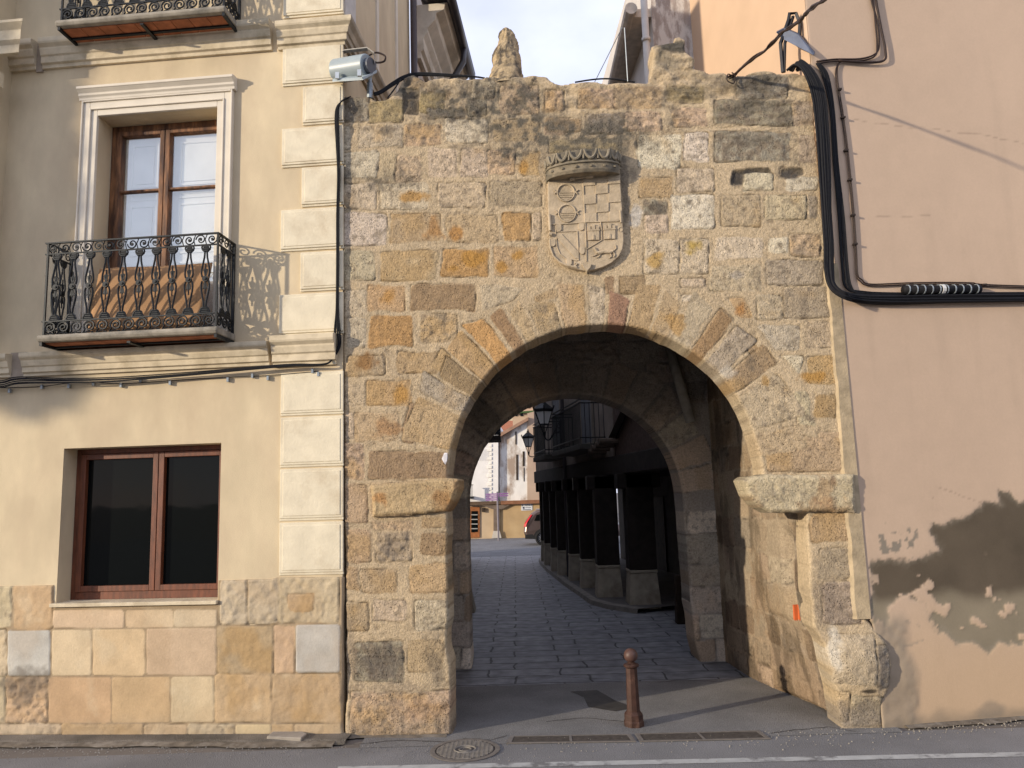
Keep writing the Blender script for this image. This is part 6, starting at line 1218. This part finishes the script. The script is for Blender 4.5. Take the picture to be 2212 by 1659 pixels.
# ochre ground floor + old gable house
oh = empty('old_gable_house', FF.p(3.2, -1, 0), 'old house with stained white gable and ochre ground floor across the square', 'house')
mb = MB(); fq(mb, [(1078, 1165), (1260, 1156), (1260, 1082), (1078, 1086)], -6, -.1); mb.build('ground_floor_wall', OCH, oh)
mb = MB(); fq(mb, [(1082, 1090), (1262, 1084), (1262, 1077), (1082, 1082)], -.3, .15); mb.build('beam', mk('orange_beam', (.22, .10, .05), .8, .2, 5), oh)
mb = MB(); fq(mb, [(1079, 1083), (1139, 1081), (1139, 903), (1079, 938)], -6, -.3); mb.build('stained_wall', mk('stained_whitewash', (.72, .69, .64), .9, .08, 2.6, .3, 10, col2=(.34, .26, .20), c2pos=(.44, .56), stretch=(1, 1, .5)), oh)
mb = MB(); fq(mb, [(1139, 1081), (1262, 1078), (1262, 880), (1170, 884), (1139, 893)], -6, -.25); mb.build('brown_wall', mk('brown_render', (.42, .315, .235), .9, .10, 1.2, .2, 12, col2=(.36, .24, .18)), oh)
for (x0, y0, x1, y1) in ((1115, 982, 1119, 1037), (1129, 940+35, 1133, 1007), (1113, 932, 1116, 960), (1131, 1010, 1133, 1040)):
    mb = MB(); fq(mb, [(x0, y1), (x1, y1), (x1, y0), (x0, y0)], -.32, -.27 if x0 != 1131 else -.28); mb.build('slit_window', DARKW, oh)
mb = MB(); fq(mb, [(1077, 945), (1141, 908), (1141, 901), (1077, 937)], -6, -.0); mb.build('roof_edge', mk('old_tile', (.30, .18, .12), .9, .2, 6), oh)
# sign: SE VENDE
sg = empty('for_sale_sign', FF.P(1138, 1096, -.05), 'small white for-sale sign on the ochre wall', 'sign')
mb = MB(); fq(mb, [(1126, 1103), (1150, 1102), (1150, 1087), (1126, 1087)], -.12, -.07); mb.build('board', mk('sign_white', (.66, .68, .70), .6, .03, 5, 0), sg)
def text(s, loc, size, yaw, mat_, parent, ext=.004, name='lettering'):
    cu = bpy.data.curves.new(name, 'FONT'); cu.body = s; cu.size = size; cu.extrude = ext; cu.align_x = 'CENTER'
    o = link(bpy.data.objects.new(name, cu)); o.parent = parent; o.location = Vector(loc)-wl(parent); o.rotation_euler = (pi/2, 0, radians(yaw)); cu.materials.append(mat_)
    me = bpy.data.meshes.new_from_object(o); o2 = link(bpy.data.objects.new(name, me)); o2.parent = parent; o2.location = o.location; o2.rotation_euler = o.rotation_euler; bpy.data.objects.remove(o)
    if not me.materials: me.materials.append(mat_)
    return o2
INK = mk('sign_ink', (.04, .05, .09), .6, .05, 5, 0); text('SE VENDE', FF.P(1138, 1093, -.062), .145, -4, INK, sg)
mb = MB(); mb.tube([FF.P(1131, 1097, -.07), FF.P(1131, 1097, -.055)], .055, 12); fq(mb, [(1135, 1097.2), (1147, 1097), (1147, 1096), (1135, 1096.2)], -.07, -.06); fq(mb, [(1129, 1101.4), (1147, 1101), (1147, 1099.8), (1129, 1100.2)], -.07, -.06); mb.build('contact_lines', INK, sg)
# signpost with purple boards
s0 = gp_(1077, 1168); sp = empty('signpost', tuple(s0), 'grey signpost with purple direction boards standing in the square', 'signpost')
Fs = Frame(s0, -3); PUR = mk('purple_board', (.26, .12, .30), .6, .08, 5, 0)
mb = MB(); zt_ = Fs.uz(1074, 1062)[1]; mb.tube([tuple(s0), (s0[0], s0[1], zt_)], .05, 10); mb.build('pole', mk('pole_grey', (.22, .20, .22), .5, .1, 5, metal=.3), sp)
for i in range(4):
    y = 1066+i*4.2; mb = MB(); fq(mb, [(1049, y+3.2), (1075, y+2.4), (1075, y-.4), (1049, y+.4)], .02, .06, Fs); mb.build('direction_board', PUR, sp)
for i in range(2):
    y = 1065+i*4.4; mb = MB(); fq(mb, [(1077, y+3), (1098, y+2.4), (1098, y-.2), (1077, y+.4)], .02, .06, Fs); mb.build('direction_board', PUR, sp)
# hillside houses above the old gable
def simple_house(fr, x0, x1, yb, yt, mat_, lab, wins=(), roof=None, depth=5):
    (u0, zb_), (u1, _) = fr.uz(x0, yb), fr.uz(x1, yb); zt_ = fr.uz((x0+x1)/2, yt)[1]
    e = empty('hillside_house', fr.p((u0+u1)/2, -1, 0), lab, 'house'); mb = MB(); mb.fbox(fr, u0, u1, -depth, 0, 0, zt_); mb.build('wall', mat_, e)
    if roof: mb = MB(); mb.profile(fr, u0-.3, u1+.3, [(.4, zt_), (.4, zt_+.12), (-depth/2, zt_+1.2), (-depth-.3, zt_)]); mb.build('roof', roof, e)
    for (a, b, c_, d) in wins:
        mb = MB(); fq(mb, [(a, d), (b, d), (b, c_), (a, c_)], -.02, .05, fr); mb.build('window', GLASSD, e)
HF = Frame((0, 56), 0); HF2 = Frame((0, 64), 0); HF3 = Frame((0, 74), 0)
simple_house(HF, 1050, 1100, 950, 938, CRM2, 'low house with an orange tiled roof behind the white gable', roof=BRICKT)
simple_house(HF2, 1090, 1108, 930, 894, mk('cream_tower', (.60, .50, .33), .9, .05, 2), 'narrow cream block rising behind the tiled roof')
simple_house(HF2, 1108, 1160, 930, 889, mk('tan_block', (.50, .36, .24), .9, .05, 2), 'tan block with a green-edged terrace behind the brown gable', wins=((1113, 1118, 893, 899), (1124, 1130, 893, 899)))
mb = MB(); fq(mb, [(1106, 894), (1160, 890), (1160, 886), (1106, 890)], 0, .3, HF2); mb.build('terrace_hedge', mk('hedge_green', (.05, .09, .03), .9, .3, 3, .5), None, label='green hedge along the terrace of the tan hillside block', cat='hedge')
simple_house(HF3, 1060, 1230, 930, 830, mk('orange_flats', (.55, .38, .26), .9, .05, 2), 'tall pale flats farthest up behind the hillside houses', wins=((1128, 1134, 874, 884), (1112, 1118, 876, 884), (1140, 1146, 872, 882)))
# ================================================================== car
cr0 = ground(1172, 1178); car = empty('parked_suv', (cr0[0]+1.8, cr0[1]+.9, 0), 'brown-grey estate car parked in the square behind the arcade posts', 'car')
X0, Y0 = cr0[0]-.85, cr0[1]
CF = Frame((X0, Y0), 0); bodyp = [(0.06, .42), (.0, .62), (.05, .95), (.12, 1.10), (.42, 1.48), (.60, 1.60), (1.1, 1.66), (2.2, 1.64), (2.75, 1.52), (3.35, 1.10), (4.3, .98), (4.55, .80), (4.6, .50), (4.5, .32), (.25, .30)]
PTB = mk('brown_metallic', (.16, .115, .10), .28, .05, 5, 0, metal=.6, spec=.6)
mb = MB(); lay = [(0.0, .0), (-.08, .03), (-1.72, .03), (-1.80, 0)]
cc = np.mean(bodyp, 0); rings = []
for n_, gr in ((-.10, .0), (0, -.0), (.0, 0)): pass
def ringp(n_, ins): return [CF.p(cc[0]+(x-cc[0])*(1-ins*(.6)), n_, cc[1]+(z-cc[1])*(1-ins)+0) for x, z in bodyp]
seq = [(0.0, .10), (-.05, .03), (-.12, .0), (-1.68, .0), (-1.75, .03), (-1.80, .10)]
R_ = [ringp(n_, i_) for n_, i_ in seq]; k_ = len(bodyp); vs = [p for r in R_ for p in r]
# tumblehome: pull the cabin inwards
vs = [(v[0], v[1] + ((.16 if v[1] < Y0+.9 else -.16)*max(0, (v[2]-1.0)/.65)), v[2]) for v in vs]
fs = [(i*k_+j, i*k_+(j+1) % k_, (i+1)*k_+(j+1) % k_, (i+1)*k_+j) for i in range(5) for j in range(k_)] + [tuple(range(k_)), tuple(range(6*k_-1, 5*k_-1, -1))]
mb.add(vs, fs); body = mb.build('body', PTB, car, bevel=.02)
def side_pts(pts, off=.004): return [(X0+x, Y0+.16*max(0, (z-1.0)/.65)-off + (0 if z > .9 else 0), z) for x, z in pts]
def plate(pts, name, m, off=.012, par=None):
    a = side_pts(pts, off); b = side_pts(pts, -.06); k_ = len(a); mb = MB(); mb.add(a+b, [tuple(range(k_))]+[(i, (i+1) % k_, (i+1) % k_+k_, i+k_) for i in range(k_)]); return mb.build(name, m, par or car)
plate([(.50, 1.14), (.62, 1.40), (1.05, 1.50), (1.05, 1.14)], 'rear_side_window', GLASSD); plate([(1.12, 1.14), (1.12, 1.51), (1.95, 1.52), (1.95, 1.12)], 'side_window', GLASSD); plate([(2.02, 1.12), (2.02, 1.52), (2.60, 1.44), (2.95, 1.12)], 'side_window', GLASSD)
REDL = mk('red_lens', (.55, .01, .015), .25, .05, 5, 0, spec=.6)
mb = MB(); a = [(X0+x, Y0-.015+y, z) for x, z, y in ((.00, .86, .04), (.10, .88, 0), (.17, 1.08, 0), (.42, 1.42, .10), (.34, 1.42, .12), (.09, 1.10, .06), (.02, .98, .05))]; b = [(x+.02, y+.12, z) for x, y, z in a]; mb.add(a+b, [tuple(range(7)), tuple(range(13, 6, -1))]+[(i, (i+1) % 7, (i+1) % 7+7, i+7) for i in range(7)]); mb.build('taillight', REDL, car)
plate([(.05, .32), (.05, .52), (.40, .52), (.50, .40), (.50, .30)], 'rear_bumper', mk('black_plastic', (.02, .02, .02), .6, .1, 5), .01)
TY = mk('tyre_rubber', (.015, .015, .016), .85, .1, 10); AL_ = mk('alloy', (.50, .50, .52), .3, .05, 5, 0, metal=.8)
def wheel(x):
    c = (X0+x, Y0+.06, .34); w = empty('wheel', c); w.parent = car; w.location = Vector(c)-car.location
    mb = MB(); 
    prof = [(.22, -.09), (.33, -.10), (.345, -.06), (.345, .10), (.33, .13), (.22, .12)]; seg = 32; vs = []
    for r, y in prof: vs += [(c[0]+r*cos(2*pi*j/seg), c[1]+y, c[2]+r*sin(2*pi*j/seg)) for j in range(seg)]
    mb.add(vs, [(i*seg+j, i*seg+(j+1) % seg, ((i+1) % 6)*seg+(j+1) % seg, ((i+1) % 6)*seg+j) for i in range(6) for j in range(seg)]); mb.build('tyre', TY, w, smooth=True)
    mb = MB(); mb.tube([(c[0], c[1]-.02, c[2]), (c[0], c[1]+.02, c[2])], .22, 24); mb.build('wheel_disc', mk('dark_disc', (.03, .03, .03), .6, .1, 5), w)
    mb = MB()
    for j in range(14): a = 2*pi*j/14; mb.tube([(c[0]+.04*cos(a), c[1]-.07, c[2]+.04*sin(a)), (c[0]+.215*cos(a), c[1]-.06, c[2]+.215*sin(a))], .012, 4)
    mb.tube([(c[0]+.225*cos(a), c[1]-.06, c[2]+.225*sin(a)) for a in np.linspace(0, 2*pi, 33)], .016, 5); mb.tube([(c[0], c[1]-.085, c[2]), (c[0], c[1]-.05, c[2])], .05, 12); mb.build('rim', AL_, w)
    # arch
wheel(.86); wheel(3.75)
for x in (.86, 3.75):
    pts = [(x+.42*cos(a), .34+.42*sin(a)) for a in np.linspace(-.1, pi+.1, 15)]; plate(pts, 'wheel_arch', P('black_plastic'), .006)
mb = MB(); mb.tube([(X0+.6, Y0+.30, 1.66), (X0+2.5, Y0+.30, 1.67)], .02, 6); mb.build('roof_rail', AL_, car)
# ================================================================== trees on the near side of the road
LEAF = mk('leaf_green', (.055, .085, .028), .7, .4, 1.2, 0); LEAF.node_tree.nodes['Principled BSDF'].inputs['Roughness'].default_value = .6
BARK = mk('bark', (.10, .075, .055), .95, .3, 8, .6, 25)
def tree(x, y, blobs, trunk_h, lab, n=5000, size=.13, seed=1, tr=.16, cut=None):
    rn = np.random.RandomState(seed); e = empty('street_tree', (x, y, 0), lab, 'tree', 'trees across the road')
    mb = MB(); top_ = np.array([x, y, trunk_h]); mb.tube(cr([(x, y, -.02), (x+.05, y, trunk_h*.5), (x-.03, y+.04, trunk_h)], 4), tr*1.3, 9, r1=tr*.8)
    for b in blobs: mb.tube(cr([tuple(top_-np.array([0, 0, .3])), tuple(top_*.5+np.array(b[:3])*.5+np.array([0, 0, -.15])), b[:3]], 4), tr*.55, 6, r1=tr*.12)
    mb.build('trunk', BARK, e, smooth=True)
    vol = np.array([b[3]*b[4]*b[5] for b in blobs]); pr_ = vol/vol.sum(); cnt = (pr_*n).astype(int); V = []; 
    for b, k_ in zip(blobs, cnt):
        d = rn.normal(size=(k_, 3)); d /= np.linalg.norm(d, axis=1)[:, None]; r = rn.rand(k_)**.45
        c = np.array(b[:3])+d*r[:, None]*np.array(b[3:6]); c += rn.normal(size=(k_, 3))*.06
        if cut is not None: c = c[cut(c)]
        V.append(c)
    c = np.concatenate(V); k_ = len(c); a = rn.normal(size=(k_, 3)); a /= np.linalg.norm(a, axis=1)[:, None]; t = rn.normal(size=(k_, 3)); b_ = np.cross(a, t); b_ /= np.linalg.norm(b_, axis=1)[:, None]
    s = size*(.6+.8*rn.rand(k_, 1)); v = np.stack([c-a*s, c+b_*s*.55, c+a*s, c-b_*s*.55], 1).reshape(-1, 3) - np.array([x, y, 0])
    me = bpy.data.meshes.new('crown'); me.vertices.add(len(v)); me.vertices.foreach_set('co', v.astype(np.float32).ravel()); me.loops.add(k_*4); me.loops.foreach_set('vertex_index', np.arange(k_*4, dtype=np.int32)); me.polygons.add(k_); me.polygons.foreach_set('loop_start', np.arange(0, k_*4, 4, dtype=np.int32)); me.update(calc_edges=True)
    me.materials.append(LEAF); o = link(bpy.data.objects.new('crown', me)); o.parent = e
sv = np.array(sdir)
def toward(u, z, dist): return np.array(LF.p(u, 0, z)) + sv*dist/ sqrt(sv[0]**2+sv[1]**2)
# crown that shades the upper left of the cream house (sits along the sun ray)
bl_ = []
for (x, y, r) in [(70+8*(j % 3), -60+105*j, .62) for j in range(9)] + [(-70, -60+130*j, 1.0) for j in range(7)] + [(190, 60, .28), (215, 95, .22), (60, 800, .5), (110, 770, .36)]:
    u, z = L(x, y); p = toward(u, z, 11); bl_.append((p[0], p[1], p[2], r*.5, r*.5, r*.85))
ctr = np.mean(np.array(bl_)[:, :3], 0)
tree(float(ctr[0]-1.3), float(ctr[1]+2.3), bl_, 5.2, 'leafy street tree off to the left whose shade falls on the cream house', 15000, .13, 3, .13)
rn = random.Random(9)
for i, (x, y, h) in enumerate(((2.5, -12, 9), (8.5, -11, 8), (-3.5, -12.5, 8.5), (13, -7, 8), (-9.5, -10, 8.5))):
    bl_ = [(x+rn.uniform(-1.6, 1.6), y+rn.uniform(-1.6, 1.6), h*(.14+.68*j/9)+rn.uniform(-.4, .4), rn.uniform(1.5, 2.3), rn.uniform(1.3, 1.9), rn.uniform(1.0, 1.5)) for j in range(10)]
    tree(x, y, bl_, h*.35, ['large dark tree behind the camera facing the archway', 'broad tree behind the camera at the right of the road', 'dark tree behind the camera facing the cream house', 'rounded tree far to the right behind the camera', 'wide dark tree far to the left behind the camera'][i], 8000, .2, 20+i, .2)
